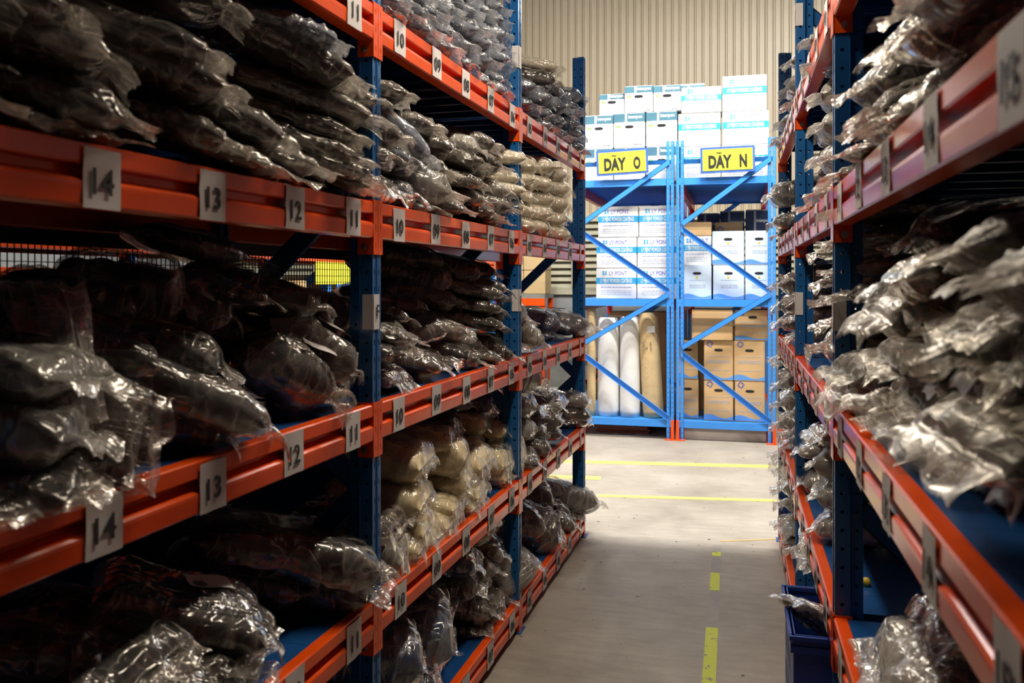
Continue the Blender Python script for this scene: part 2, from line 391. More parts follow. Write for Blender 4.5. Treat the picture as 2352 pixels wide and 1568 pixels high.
def rack(name, label, loc, rz, sg, posts, levels, H, depth, nodes, numbers=None, seed=1, mesh=False, paint=BLUE, orange=ORANGE, group=None, bays=None, decks=True, brace_rev=False, cat='shelving'):
    """local x = distance towards the aisle (sg = +1) or away; y along the rack"""
    root = empty(name, loc, rz); tag(root, label, cat, group)
    hw = .0275; top = .0
    for j, s in enumerate(posts):
        hh = H[j] if isinstance(H, (list, tuple)) else H
        o = link_me('post', post_mesh(hh, sg < 0), paint, root); o.location = (0, s, 0)
        o = link_me('post', post_mesh(hh, sg > 0), paint, root); o.location = (-sg * depth, s, 0)
        for xx in (-sg * .035, -sg * (depth - .035)):
            bm = bmesh.new(); box(bm, xx - .05, xx + .05, s - .045, s + .045, 0, .005)
            fp = link_bm('foot_plate', bm, orange if cat != 'shelving' else paint, root)
        for (z0, z1, side) in nodes:
            if max(z0, z1) > hh - .02: continue
            xa, xb = -sg * .045, -sg * (depth - .045)
            if side: xa, xb = xb, xa
            bm = bmesh.new(); brace(bm, (xa, s, z0), (xb, s, z1)); link_bm('brace', bm, paint, root)
    for k in range(len(posts) - 1):
        a, b = posts[k] + hw, posts[k + 1] - hw
        for zi, z in enumerate(levels):
            if bays and (k, zi) in bays: continue
            for back in (0, 1):
                X = (lambda p: sg * p) if not back else (lambda p: sg * (-depth - p))
                pr = [(-.045, z - .022), (-.03, z), (-.001, z), (.003, z - .003), (.003, z - .032), (.0, z - .035), (-.022, z - .037), (-.023, z - .050), (.000, z - .060), (.004, z - .064), (.0045, z - .070), (.003, z - .100), (0, z - .104), (-.040, z - .104), (-.045, z - .100)]
                bm = bmesh.new(); prism(bm, [(X(p), q) for p, q in pr], a, b, 'y')
                link_bm('beam', bm, orange, root)
                for s, e in ((posts[k], 1), (posts[k + 1], -1)):
                    bm = bmesh.new()
                    y0, y1 = sorted((s + e * .001, s + e * (hw + .003)))
                    nz = 3; hh = .155 / nz
                    for i in range(nz):
                        za = z - .150 + i * hh
                        tile(bm, lambda u, zz: (X(.0045), u, zz), y0, y1, za, za + hh, .0022, .009, cu=(y0 + y1) / 2)
                    box(bm, *sorted((X(.001), X(.0035))), y0, y1, z - .150, z + .005)
                    ys = sorted((s + e * (hw + .0005), s + e * (hw + .003)))
                    box(bm, *sorted((X(-.045), X(.003))), *ys, z - .150, z + .005)
                    cn = link_bm('beam_connector', bm, orange, root)
                    if not back:
                        bm = bmesh.new(); cyl(bm, (X(-.025), s + e * (hw + .006), z - .128), .008, .008, 'y', 6); cyl(bm, (X(-.025), s + e * (hw + .004), z - .128), .010, .002, 'y', 12)
                        link_bm('bolt', bm, STEEL, cn)
            if decks:
                bm = bmesh.new(); n = 10; wd = (b - a) / n
                x0, x1 = sorted((-sg * .032, -sg * (depth - .032)))
                for i in range(n):
                    ya = a + i * wd + .0006; yb = a + (i + 1) * wd - .0006
                    box(bm, x0, x1, ya, yb, z - .006, z - .004)
                    for yy in (ya, yb - .0015): box(bm, x0 + .014, x1 - .014, yy, yy + .0015, z - .030, z - .006)
                    ym = (ya + yb) / 2
                    for yy in (ym - .02, ym + .02): box(bm, x0 + .014, x1 - .014, yy, yy + .006, z - .012, z - .006)
                link_bm('deck_panel', bm, DECK, root)
            if numbers and (k, zi) in numbers:
                for j, t in enumerate(numbers[(k, zi)]):
                    if t is None: continue
                    yc = posts[k] + .155 + j * (posts[k + 1] - posts[k]) / 5 + random.uniform(-.008, .008)
                    bm = bmesh.new(); wdt = .043
                    if t == '': wdt = .02
                    dz = random.uniform(-.004, .004)
                    paper(bm, sg * .0045, yc - wdt, yc + wdt, z - .103 + dz, z - .004 + dz, sg, .0035)
                    lb = link_bm('number_label', bm, PAPER, root, smooth=True)
                    if t:
                        text(t, .044, INK, lb, (sg * .0085, yc, z - .058 + dz), (R(90), 0, R(90) if sg > 0 else R(-90)), 1.0 if len(t) > 1 else 1, .012, 'digits')
        if mesh:
            bm = bmesh.new(); X0 = -sg * (depth + .012); z0, z1 = 1.22, 1.74; y = a; w2 = .0011
            while y < b:
                box(bm, X0 - w2, X0 + w2, y - w2, y + w2, z0, z1); y += .0195
            z = z0
            while z < z1:
                box(bm, X0 - w2, X0 + w2, a, b, z - w2, z + w2); z += .025
            box(bm, X0 - .006, X0 + .006, a, b, z0 - .01, z0 + .01); box(bm, X0 - .006, X0 + .006, a, b, 1.685, 1.745)
            if k < 3:
                link_bm('wire_mesh_panel', bm, WIRE, root)
                bm = bmesh.new()
                for zz0, zz1 in ((.04, 1.14), (1.83, 2.28)): box(bm, X0 - .004, X0 + .004, a, b, zz0, zz1)
                link_bm('added_dark_backing', bm, DECK, root)  # solid backing added to block the bright view and keep shelves dark
            else: bm.free()
    return root
DL = R(1.44)
nL = Vector((math.cos(DL), -math.sin(DL), 0))
LBASE = -1.05 * nL
LP = [-.82, .735, 2.29, 3.845, 5.385]
LV = [.14, .69, 1.25, 1.825, 2.385]
LN = {}
for zi in range(5):
    LN[(1, zi)] = ['15', '14', '13', '12', '11']
    LN[(2, zi)] = ['10', '09', '08', '07', '06']
    LN[(3, zi)] = ['05', '04', '03', '02', '']
NODES = [(2.80, 2.35, 0), (1.90, 2.35, 0), (1.90, 1.45, 0), (1.0, 1.45, 0), (1.0, .55, 0), (.12, .55, 0)]
lrack = rack('shelving_rack', 'blue and orange steel shelving along the left side, shelves numbered 15 to 01', LBASE, -DL, 1, LP, LV, 3.0, .57, NODES, LN, mesh=True)
RX = .262
RP = [-.95, .78, 2.53, 4.08, 5.62]
RV = [.13, .69, 1.264, 1.854, 2.42]
RN = {}
for zi in range(5):
    RN[(1, zi)] = ['15', '14', '13', '12', '11']
    RN[(2, zi)] = ['10', '09', '08', '07', '06']
    RN[(3, zi)] = ['05', '04', '03', '02', '01']
rrack = rack('shelving_rack', 'blue and orange steel shelving along the right side, close to the camera', (RX, 0, 0), 0, -1, RP, RV, 3.0, .57, NODES, RN)
# paper tags on uprights
def post_tag(root, sg, s, z, t=None, wrap=.03):
    bm = bmesh.new()
    paper(bm, sg * .0025, s - .027, s + .012, z - .05, z + .05, sg, .002)
    x0, x1 = sorted((sg * .002, -sg * wrap)); box(bm, x0, x1, s - .0305, s - .0295, z - .05, z + .05)
    lb = link_bm('upright_tag', bm, PAPER, root)
    if t: text(t, .04, INK, lb, (sg * .006, s - .004, z), (R(90), 0, R(90) if sg > 0 else R(-90)), .7, .01, 'letter')
post_tag(lrack, 1, 2.29, 1.512, 'F'); post_tag(lrack, 1, 3.845, 1.512, 'E'); 
post_tag(rrack, -1, 2.53, 1.515); post_tag(rrack, -1, 4.08, 1.5); post_tag(rrack, -1, 4.08, 2.78); post_tag(lrack, 1, 3.845, 2.62)

# back racks, seen end-on
def back_rack(label, x0, x1, name='pallet_rack'):
    root = empty(name, (x0, 8.9, 0)); tag(root, label, 'shelving')
    W = x1 - x0
    for yy, i in ((0, 0), (2.35, 1)):
        for xx in (0, W):
            bm = bmesh.new(); hw = .038; h = 3.01; nz = 60; p = h / nz
            for q in range(nz):
                for s in (-1, 1):
                    u0, u1 = sorted((s * .006, s * hw))
                    tile(bm, lambda u, z: (u, -.002 + (0 if abs(u) > .01 else .006), z), u0, u1, q * p, (q + 1) * p, .004, .005, cu=s * .022)
            for s in (-1, 1): box(bm, *sorted((s * hw, s * (hw - .002))), -.002, .06, 0, h)
            o = link_bm('post', bm, BLUE2, root, recalc=False); o.location = (xx + (hw if xx == 0 else -hw), yy, 0)
            bm = bmesh.new(); box(bm, xx - (.09 if xx else .006), xx + (.006 if xx else .09), yy - .05, yy + .09, 0, .008); box(bm, xx - (.03 if xx else 0), xx + (0 if xx else .03), yy - .018, yy - .006, 0, .20)
            link_bm('foot_plate', bm, ORANGE, root)
        for z in (.16, 1.38, 2.60, 2.80):
            bm = bmesh.new(); h = .035 if z < 2.7 else .022; box(bm, .02, W - .02, yy + (.004 if z < 2.7 else .01), yy + .03, z - h, z + h); link_bm('crossbar', bm, BLUE2 if z < 2.7 else BLUE, root)
        for (xa, za, xb, zb) in ((W - .06, 2.79, .06, 2.17), (.06, 2.12, W - .06, 1.50), (W - .06, 1.46, .06, .93), (.06, .87, W - .06, .22)):
            bm = bmesh.new(); brace(bm, (xa, yy + .015, za), (xb, yy + .015, zb), .026, .02)
            for v in bm.verts: v.co.y = (yy + .015) * 2 - v.co.y - .02 if xa < xb else v.co.y - .02
            link_bm('brace', bm, BLUE2, root)
    for z in (.19, 1.415, 2.62):
        for xx in (.05, W - .05):
            bm = bmesh.new(); box(bm, xx - .025, xx + .025, .09, 2.35, z - .13, z - .015); box(bm, xx - .03, xx + .03, 2.30, 2.35, z - .24, z)
            box(bm, xx - .03, xx + .03, .05, .10, z - .2, z); link_bm('beam', bm, REDP, root)
        bm = bmesh.new(); n = 22
        for i in range(n):
            ya = .06 + i * 2.3 / n; box(bm, .03, W - .03, ya, ya + 2.3 / n - .012, z - .012, z - .002); box(bm, .05, W - .05, ya + .03, ya + .045, z - .035, z - .012)
        link_bm('deck_panel', bm, BLUE2, root)
    return root
backL = back_rack('bright blue end-on rack under the yellow DÃY O sign', -1.62, -.594)
backR = back_rack('bright blue end-on rack under the yellow DÃY N sign', -.574, .39)
def at(px, py, Y):
    r = ray(px, py); t = Y / r.y; return Vector((r.x * t, Y, CAMZ + r.z * t))
def sign(px, py, s, label, rot):
    p = at(px, py, 8.86)
    o = empty('aisle_sign', p); o.rotation_euler = (0, rot, 0); tag(o, label, 'sign')
    bm = bmesh.new(); box(bm, -.262, .262, -.004, .008, -.128, .128); link_bm('sign_frame', bm, SIGNBLUE, o)
    bm = bmesh.new(); box(bm, -.240, .240, -.007, -.004, -.105, .105); link_bm('sign_face', bm, YELLOW, o)
    text('DAY', .130, INK, o, (-.072, -.009, -.018), (R(90), 0, 0), 1, .05, wid=.225)
    text(s[-1], .130, INK, o, (.150, -.009, -.018), (R(90), 0, 0), 1, .05, wid=.072)
    text('~', .018, INK, o, (-.080, -.009, .068), (R(90), 0, 0), 1, .02, wid=.05)
    for sx in (-.2, .2):
        bm = bmesh.new(); box(bm, sx - .004, sx + .004, .008, .034, -.02, .02); link_bm('hook', bm, STEEL, o)
sign(1429, 372, 'DÃY O', 'yellow sign with blue frame reading DÃY O', R(-2.2))
sign(1671, 366, 'DÃY N', 'yellow sign with blue frame reading DÃY N', R(-1))

# ---------------------------------------------------------------- cartons
def pill(bm, cx, cz, rx, rz, y0, y1, n=14):
    prism(bm, [(cx + rx * math.copysign(abs(math.cos(t)) ** .7, math.cos(t)), cz + rz * math.copysign(abs(math.sin(t)) ** .7, math.sin(t))) for t in [2 * math.pi * i / n for i in range(n)]], y0, y1, 'y')
def ring(bm, w, d, z0, z1, o=.001):
    box(bm, -w / 2 - o, w / 2 + o, -o, d + o, z0, z1)
def carton(kind, x0, x1, Y, z0, h, d, label, rot=0, base=None, extra=None, group=None):
    w = x1 - x0
    o = empty('carton', ((x0 + x1) / 2, Y, z0), rot); tag(o, label, 'box', group)
    body = base or {'ly': WHITEBOX, 'inter': WHITEBOX, 'aqua': PALEBLUE, 'kraft': CARTON, 'plain': CARTON}[kind]
    bm = bmesh.new(); box(bm, -w / 2, w / 2, 0, d, 0, h)
    bmesh.ops.bevel(bm, geom=bm.edges[:], offset=.005, segments=2, affect='EDGES'); link_bm('box_body', bm, body, o)
    F = (R(90), 0, 0)
    def lines(zs, m=GREYINK, x=(-.38, .38)):
        bm = bmesh.new()
        for z in zs:
            xx = x[0] * w
            while xx < x[1] * w:
                l = random.uniform(.012, .05); e = min(xx + l, x[1] * w); box(bm, xx, e, -.0012, 0, z * h - .003, z * h + .003); xx = e + .006
        link_bm('small_print', bm, m, o)
    if kind == 'ly':
        bm = bmesh.new(); ring(bm, w, d, .49 * h, .69 * h); link_bm('colour_band', bm, CYAN, o)
        text('LY PONT', .042, LOGO if not extra else GREYINK, o, (.02, -.0015, .84 * h), F, 1.0, .01, wid=.185)
        bm = bmesh.new(); q = -.29 * w
        for a in ((-.022, -.003, .003, .022), (.003, .022, .003, .022), (-.022, -.003, -.022, -.003), (.001, .024, -.018, -.001)):
            box(bm, q + a[0], q + a[1], -.0015, 0, .84 * h + a[2], .84 * h + a[3])
        link_bm('logo', bm, CYAN, o)
        text('LY PONT POWDER COATINGS', .042, WHITEINK, o, (0, -.0025, .59 * h), F, 1, .012, wid=w * .80)
        lines([.38], LOGO); lines([.26, .20, .14])
        for sx in (-.28, .27):
            bm = bmesh.new(); box(bm, sx * w, sx * w + .004, -.003, d + .002, 0, h + .002); link_bm('strap', bm, WHITEINK, o)
    if kind == 'inter':
        bm = bmesh.new(); ring(bm, w, d, .74 * h, .985 * h); link_bm('colour_band', bm, extra or TEAL, o)
        text('interpon', .043, WHITEINK, o, (.19 * w, -.002, .87 * h), F, 1, .02, wid=.14)
        bm = bmesh.new(); pill(bm, 0, .60 * h, .045, .015, -.002, .001); link_bm('hand_hole', bm, DARK, o)
        bm = bmesh.new(); pill(bm, -.35 * w, .61 * h, .024, .012, -.002, 0); link_bm('green_mark', bm, GREEN, o)
        lines([.5, .45, .4, .35, .3], x=(-.3, .36)); lines([.08], INK, (.15, .42))
        bm = bmesh.new(); box(bm, -.045, -.022, -.003, 0, .70 * h, 1.0 * h); link_bm('tape', bm, GREYINK, o)
    if kind in ('aqua', 'kraft'):
        bm = bmesh.new(); n = 14
        top = [(-w / 2 + w * i / n, h * (.115 + .05 * math.sin(i / n * 6.0 + .5))) for i in range(n + 1)]
        prism(bm, [(-w / 2, .01)] + top + [(w / 2, .01)], -.0012, 0, 'y'); link_bm('wave_print', bm, WAVE, o)
        bm = bmesh.new(); pill(bm, 0, .76 * h, .042, .013, -.002, .001); link_bm('hand_hole', bm, DARK, o)
        if kind == 'kraft':
            bm = bmesh.new()
            for q in range(4):
                for j in range(6):
                    a = q * math.pi / 2 + j * .26; r0 = .030 - j * .002
                    cx, cz = -.30 * w + math.cos(a) * r0, .91 * h + math.sin(a) * r0
                    box(bm, cx - .005, cx + .005, -.0015, 0, cz - .005, cz + .005)
            link_bm('swirl_logo', bm, LOGO, o)
            lines([.60, .50, .47, .44, .26])
        else:
            bm = bmesh.new(); pill(bm, 0, .64 * h, .012, .012, -.0015, 0); link_bm('swirl_logo', bm, YEL2, o)
            lines([.56, .42, .38, .34], x=(-.25, .3)); 
    if kind == 'plain':
        bm = bmesh.new(); box(bm, -w / 2 - .001, w / 2 + .001, -.0012, d, h * .48, h * .56); link_bm('tape', bm, CARTON2, o)
    return o
def cpx(kind, a, b, yt, yb, Y, d, label, **k):   # carton fitted between image columns a, b and rows yt, yb at depth Y
    p0, p1 = at(a, yb, Y), at(b, yb, Y); h = at((a + b) / 2, yt, Y).z - at((a + b) / 2, yb, Y).z
    zb = k.pop('z', p0.z)
    return carton(kind, p0.x, p1.x, Y, zb, h, d, label, **k)
T0 = 2.619
def stackrow(rows, Y, d):
    for (kind, a, b, z, h, label, kw) in rows:
        p0, p1 = at(a, 500, Y + kw.get('dy', 0)), at(b, 500, Y + kw.get('dy', 0))
        kw = dict(kw); dy = kw.pop('dy', 0)
        carton(kind, p0.x, p1.x, Y + dy, z, h, d, label, **kw)
stackrow([
 ('inter', 1343, 1408, T0, .36, 'white teal-topped powder box, bottom row, left of the DÃY O sign', {}),
 ('inter', 1410, 1481, T0, .36, 'white teal-topped powder box, bottom row, hidden behind the DÃY O sign', {}),
 ('inter', 1484, 1555, T0, .36, 'white teal-topped powder box, bottom row, between sign and blue posts', {}),
 ('inter', 1343, 1408, T0 + .361, .345, 'white teal-topped powder box, leftmost of the second row up', {}),
 ('inter', 1410, 1481, T0 + .361, .355, 'white teal-topped powder box with hanging tape, middle of second row', {}),
 ('inter', 1484, 1555, T0 + .361, .355, 'white teal-topped powder box above the blue post tops, second row', {}),
 ('inter', 1377, 1434, T0 + .717, .215, 'low teal-topped powder box, leftmost on top of the stack', {'dy': .05}),
 ('inter', 1435, 1499, T0 + .717, .275, 'teal-topped powder box, second from left on top of the stack', {}),
 ('inter', 1501, 1564, T0 + .717, .265, 'teal-topped powder box, third from left on top of the stack', {}),
 ('ly', 1566, 1655, T0, .345, 'white and blue coatings box, bottom row, left behind the DÃY N sign', {}),
 ('ly', 1658, 1766, T0, .345, 'white and blue coatings box, bottom row, right behind the DÃY N sign', {}),
 ('ly', 1558, 1655, T0 + .346, .335, 'white and blue coatings box directly above the left of DÃY N sign', {}),
 ('ly', 1660, 1766, T0 + .346, .335, 'white and blue coatings box directly above the right of DÃY N sign', {}),
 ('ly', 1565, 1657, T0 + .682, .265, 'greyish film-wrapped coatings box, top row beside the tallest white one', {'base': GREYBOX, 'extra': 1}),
 ('ly', 1660, 1761, T0 + .682, .355, 'tallest white and blue coatings box at the top right corner', {}),
], 9.02, .34)
p = at(1566, 300, 9.5)
carton('inter', at(1560, 300, 9.55).x, at(1618, 300, 9.55).x, 9.55, T0, 1.10, .4, 'teal-topped box peeking up behind the top row of boxes')
p = at(1510, 195, 9.45)
bm = bmesh.new(); prism(bm, [(-.16, 0), (.16, -.06), (.16, -.0), (-.15, .06)], 0, .3, 'y'); o = link_bm('flat_parcel', bm, GREYBOX); o.location = (p.x, 9.4, T0 + 1.0)
tag(o, 'pale flat parcel lying tilted behind the top teal boxes', 'parcel')
bm = bmesh.new(); box(bm, -.14, .14, 0, .3, 0, .95); o = link_bm('carton', bm, CARTON); o.location = (p.x, 9.4, T0)
tag(o, 'brown carton hidden behind the top teal boxes under the tilted parcel', 'box')
T1 = 1.415
for c, (a, b) in enumerate(((1372, 1464), (1466, 1559))):
    for r in range(3):
        p0, p1 = at(a, 500, 9.02), at(b, 500, 9.02)
        off = (-.012, -.008, .008)[r]
        carton('ly', p0.x + off, p1.x + off, 9.02, T1 + r * .319, .317, .34,
               'white blue-banded coatings box, %s layer, %s column, middle shelf of DÃY O rack' % (('bottom', 'centre', 'top')[r], ('left', 'right')[c]))
for (kind, a, b, z, h, Y, d, lab, kw) in [
 ('aqua', 1568, 1634, T1, .345, 9.02, .34, 'pale blue wave-print box, bottom left on the DÃY N middle shelf', {}),
 ('aqua', 1638, 1709, T1, .345, 9.02, .34, 'pale blue wave-print box, bottom centre on the DÃY N middle shelf', {}),
 ('aqua', 1712, 1775, T1, .345, 9.02, .34, 'pale blue wave-print box, bottom right on the DÃY N middle shelf', {}),
 ('ly', 1568, 1634, T1 + .346, .30, 9.10, .30, 'shaded blue-banded coatings box beside the upper pale blue boxes', {}),
 ('aqua', 1636, 1709, T1 + .346, .34, 9.02, .34, 'pale blue wave-print box, upper row centre, DÃY N middle shelf', {}),
 ('aqua', 1712, 1775, T1 + .346, .34, 9.02, .34, 'pale blue wave-print box, upper row right, DÃY N middle shelf', {}),
 ('plain', 1570, 1634, T1 + .647, .14, 9.10, .3, 'low orange-brown carton on top of the shaded coatings box', {'base': CARTON}),
 ('kraft', 1642, 1706, T1, .80, 9.40, .34, 'tall kraft carton rising behind the upper centre pale blue box', {}),
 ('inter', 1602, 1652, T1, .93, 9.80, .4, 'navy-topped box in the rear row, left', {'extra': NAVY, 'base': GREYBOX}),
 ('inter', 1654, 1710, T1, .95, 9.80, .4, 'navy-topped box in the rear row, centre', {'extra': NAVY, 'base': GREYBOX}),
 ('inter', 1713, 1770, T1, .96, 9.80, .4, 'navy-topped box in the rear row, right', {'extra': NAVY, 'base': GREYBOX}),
]:
    p0, p1 = at(a, 500, Y), at(b, 500, Y); carton(kind, p0.x, p1.x, Y, z, h, d, lab, **kw)
T2 = .19
for (kind, a, b, z, h, Y, d, lab, kw) in [
 ('kraft', 1617, 1684, T2, .405, 9.02, .36, 'kraft swirl-logo box, bottom row centre of the DÃY N lowest shelf', {}),
 ('kraft', 1688, 1757, T2, .405, 9.02, .36, 'kraft swirl-logo box, bottom row right of the DÃY N lowest shelf', {}),
 ('kraft', 1617, 1684, T2 + .406, .405, 9.02, .36, 'kraft swirl-logo box, second row centre of the DÃY N lowest shelf', {}),
 ('kraft', 1686, 1757, T2 + .406, .405, 9.02, .36, 'kraft swirl-logo box, second row right of the DÃY N lowest shelf', {}),
 ('plain', 1589, 1683, T2 + .812, .31, 9.0, .36, 'plain kraft box lying on top of the centre kraft boxes', {}),
 ('kraft', 1688, 1770, T2 + .812, .31, 9.02, .36, 'kraft box with blue wave turned sideways, top right kraft box', {}),
 ('kraft', 1556, 1604, T2, .40, 9.1, .36, 'kraft wave-print box, bottom row half hidden by the blue posts', {}),
 ('kraft', 1556, 1603, T2 + .401, .40, 9.1, .36, 'kraft wave-print box, second row half hidden by the blue posts', {}),
 ('plain', 1606, 1700, T2, .9, 9.75, .4, 'brown carton in the shadow behind the kraft boxes', {}),
]:
    p0, p1 = at(a, 500, Y), at(b, 500, Y); carton(kind, p0.x, p1.x, Y, z, h, d, lab, **kw)
# rolls
def roll(px0, px1, Y, z, h, m, label, lean=0, name='film_roll'):
    a, b = at(px0, 900, Y), at(px1, 900, Y); r = (b.x - a.x) / 2
    o = empty(name, ((a.x + b.x) / 2, Y + r, z)); o.rotation_euler = (0, lean, 0); tag(o, label, 'roll')
    bm = bmesh.new(); n = 28; L = 16; ringv = []
    for k in range(L + 1):
        zz = h * k / L; rr = r * (1 + .02 * noise.noise(Vector((zz * 3, px0, 0)))) * (.97 if k in (0, L) else 1)
        ringv.append([bm.verts.new((rr * math.cos(2 * math.pi * i / n), rr * math.sin(2 * math.pi * i / n), zz + r * abs(math.tan(lean)))) for i in range(n)])
    for k in range(L):
        for i in range(n): bm.faces.new((ringv[k][i], ringv[k][(i + 1) % n], ringv[k + 1][(i + 1) % n], ringv[k + 1][i]))
    bm.faces.new(ringv[0][::-1]); bm.faces.new(ringv[-1]); link_bm('roll_body', bm, m, o, smooth=True)
    bm = bmesh.new(); cyl(bm, (0, 0, h + .001 + r * abs(math.tan(lean))), r * .3, .004, 'z', 20); link_bm('core_end', bm, CARTON2, o)
    return o
roll(1369, 1419, 9.0, T2, 1.03, FILMROLL, 'thick white film roll standing on the left')
roll(1421, 1468, 9.0, T2, 1.04, FILMROLL, 'white film roll standing next to the leaning kraft roll')
roll(1347, 1367, 9.02, T2, 1.12, KRAFTROLL, 'narrow kraft paper roll at the left edge of the DÃY O shelf', name='kraft_roll')
kr = roll(1475, 1523, 9.0, T2, 1.08, KRAFTROLL, 'kraft paper roll leaning slightly left of the centre blue posts', R(-3), name='kraft_roll')
bm = bmesh.new(); box(bm, -.01, .07, -.106, -.103, .88, .95); link_bm('paper_label', bm, PAPER, kr)
text('3-1', .09, simple('pencil_mark', (.26, .19, .11), .8), kr, (-.03, -.108, .74), (R(90), 0, 0), .8, 0, 'handwriting')
carton('plain', at(1400, 800, 9.9).x, at(1530, 800, 9.9).x, 9.9, T2, 1.06, .4, 'dark brown carton behind the standing rolls')
# things under the back racks
x = at(1350, 990, 9.3)
for k in range(5):
    bm = bmesh.new(); box(bm, 0, .55, 0, .7, 0, .022); o = link_bm('red_brown_board', bm, REDBROWN); o.location = (-1.42 + (0, .01, -.02, .03, .01)[k], 9.15 + .02 * k, .001 + k * .0235); o.rotation_euler = (0, 0, (0, .03, -.04, .12, .2)[k])
    tag(o, 'red-brown board, %s in the flat stack under the left back rack' % ('lowest', 'second', 'middle', 'fourth', 'topmost')[k], 'board', 'red-brown boards under the back rack')
bm = bmesh.new(); box(bm, -.50, .30, 9.0, 9.9, 0.001, .10); box(bm, -.50, .30, 8.99, 9.0, 0.001, .115)
tag(link_bm('floor_cover', bm, BROWNSTEEL), 'taupe sheet panel on the floor under the DÃY N rack', 'panel')

# ---------------------------------------------------------------- far left surroundings
NB = rack('shelving_rack', 'orange-beamed rack standing behind the mesh of the left shelving', (-3.05, 0, 0), 0, 1, [1.4, 3.0, 4.6, 6.2, 7.8, 9.4, 11.0], [.6, 1.15, 1.66, 1.85], 2.6, .6, [(1.7, 1.3, 0)], bays=[(k, 2) for k in range(2, 6)], decks=True, paint=BLUE2)
random.seed(11)
NW = ['first', 'second', 'third', 'fourth', 'fifth', 'sixth', 'seventh', 'eighth', 'ninth', 'tenth', 'eleventh', 'twelfth', 'thirteenth', 'fourteenth', 'fifteenth', 'sixteenth', 'seventeenth', 'eighteenth', 'nineteenth', 'twentieth', 'twenty-first', 'twenty-second', 'twenty-third', 'twenty-fourth']
i = 0
y = 1.75
while y < 10.8:
    wd = random.uniform(.34, .46)
    if not any(abs((y + wd / 2) - q) < wd / 2 + .03 for q in (3.0, 4.6, 6.2, 7.8, 9.4, 11.0)):
        h = random.uniform(.33, .38) if y < 4.6 else random.uniform(.40, .5)
        o = empty('carton', (-3.1, y, 1.15)); tag(o, 'tan carton behind the mesh, %s from the near end of that shelf' % NW[i], 'box', 'tan cartons on the rack behind the mesh')
        bm = bmesh.new(); box(bm, -.38, 0, 0, wd, 0, h); bmesh.ops.bevel(bm, geom=bm.edges[:], offset=.006, segments=1, affect='EDGES'); link_bm('box_body', bm, (CARTON2, CARTON)[i % 2], o)
        bm = bmesh.new(); box(bm, 0, .001, wd * .45, wd * .55, 0, h); link_bm('tape', bm, PAPER if i % 3 == 0 else CARTON, o); i += 1
        y += wd + .02
    else: y += .05
o = empty('yellow_sign', (-3.036, 5.95, 1.645)); tag(o, 'yellow notice board seen through the wire mesh', 'sign')
bm = bmesh.new(); box(bm, -.01, 0, 0, .85, -.07, .10); link_bm('sign_face', bm, YELLOW, o)
bm = bmesh.new(); box(bm, -.01, .001, .35, .8, -.14, -.07); link_bm('sign_base', bm, BLUE2, o)
# stacked cartons on the orange table near the back wall
tb = empty('work_table', (-3.48, 11.7, 0)); tag(tb, 'orange-framed steel table carrying tan cartons by the louvred wall', 'table')
bm = bmesh.new(); box(bm, 0, .95, 0, .6, 1.36, 1.42); link_bm('table_top', bm, GREYM, tb)
bm = bmesh.new(); box(bm, 0, .95, -.02, 0, 1.26, 1.36); link_bm('apron', bm, ORANGE, tb)
for xx in (0, .88):
    for yy in (0, .53):
        bm = bmesh.new(); box(bm, xx, xx + .07, yy, yy + .07, 0, 1.36); link_bm('leg', bm, ORANGE, tb)
k = 0
for r in range(2):
    for c in range(3):
        carton('plain', -3.47 + c * .315, -3.47 + c * .315 + .305, 11.75, 1.421 + r * .33, .325, .4, 'tan carton on the orange table, %s row, %s' % (('lower', 'upper')[r], ('left', 'middle', 'right')[c]), base=CARTON2)
# machine corner
mc = empty('floor_machine', (-1.9, 11.4, 0)); tag(mc, 'grey-green machine with red guard ring on the floor by the back wall', 'machine')
bm = bmesh.new(); box(bm, -.5, .1, 0, .6, 0.0, .55); bmesh.ops.bevel(bm, geom=bm.edges[:], offset=.03, segments=2, affect='EDGES'); cyl(bm, (-.2, .1, .62), .16, .5, 'x', 20); link_bm('machine_body', bm, GREYM, mc)
bm = bmesh.new()
for q in range(16):
    a = -2.2 + q * .22; cyl(bm, (.16, -.03 + .0, .42), .001, .001, 'y', 3)
    box(bm, .02 + math.cos(a) * .15 - .03, .02 + math.cos(a) * .15 + .03, -.06, -.01, .42 + math.sin(a) * .15 - .03, .42 + math.sin(a) * .15 + .03)
link_bm('guard_ring', bm, RED2, mc)
yb = empty('tool_tray', (-1.5, 11.3, 0)); tag(yb, 'yellow tray with dark opening beside the grey machine', 'tray')
bm = bmesh.new(); box(bm, 0, .5, 0, .3, 0, .26); link_bm('tray_body', bm, YEL2, yb)
bm = bmesh.new(); box(bm, .14, .48, -.004, 0, .06, .2); link_bm('tray_opening', bm, DARK, yb)

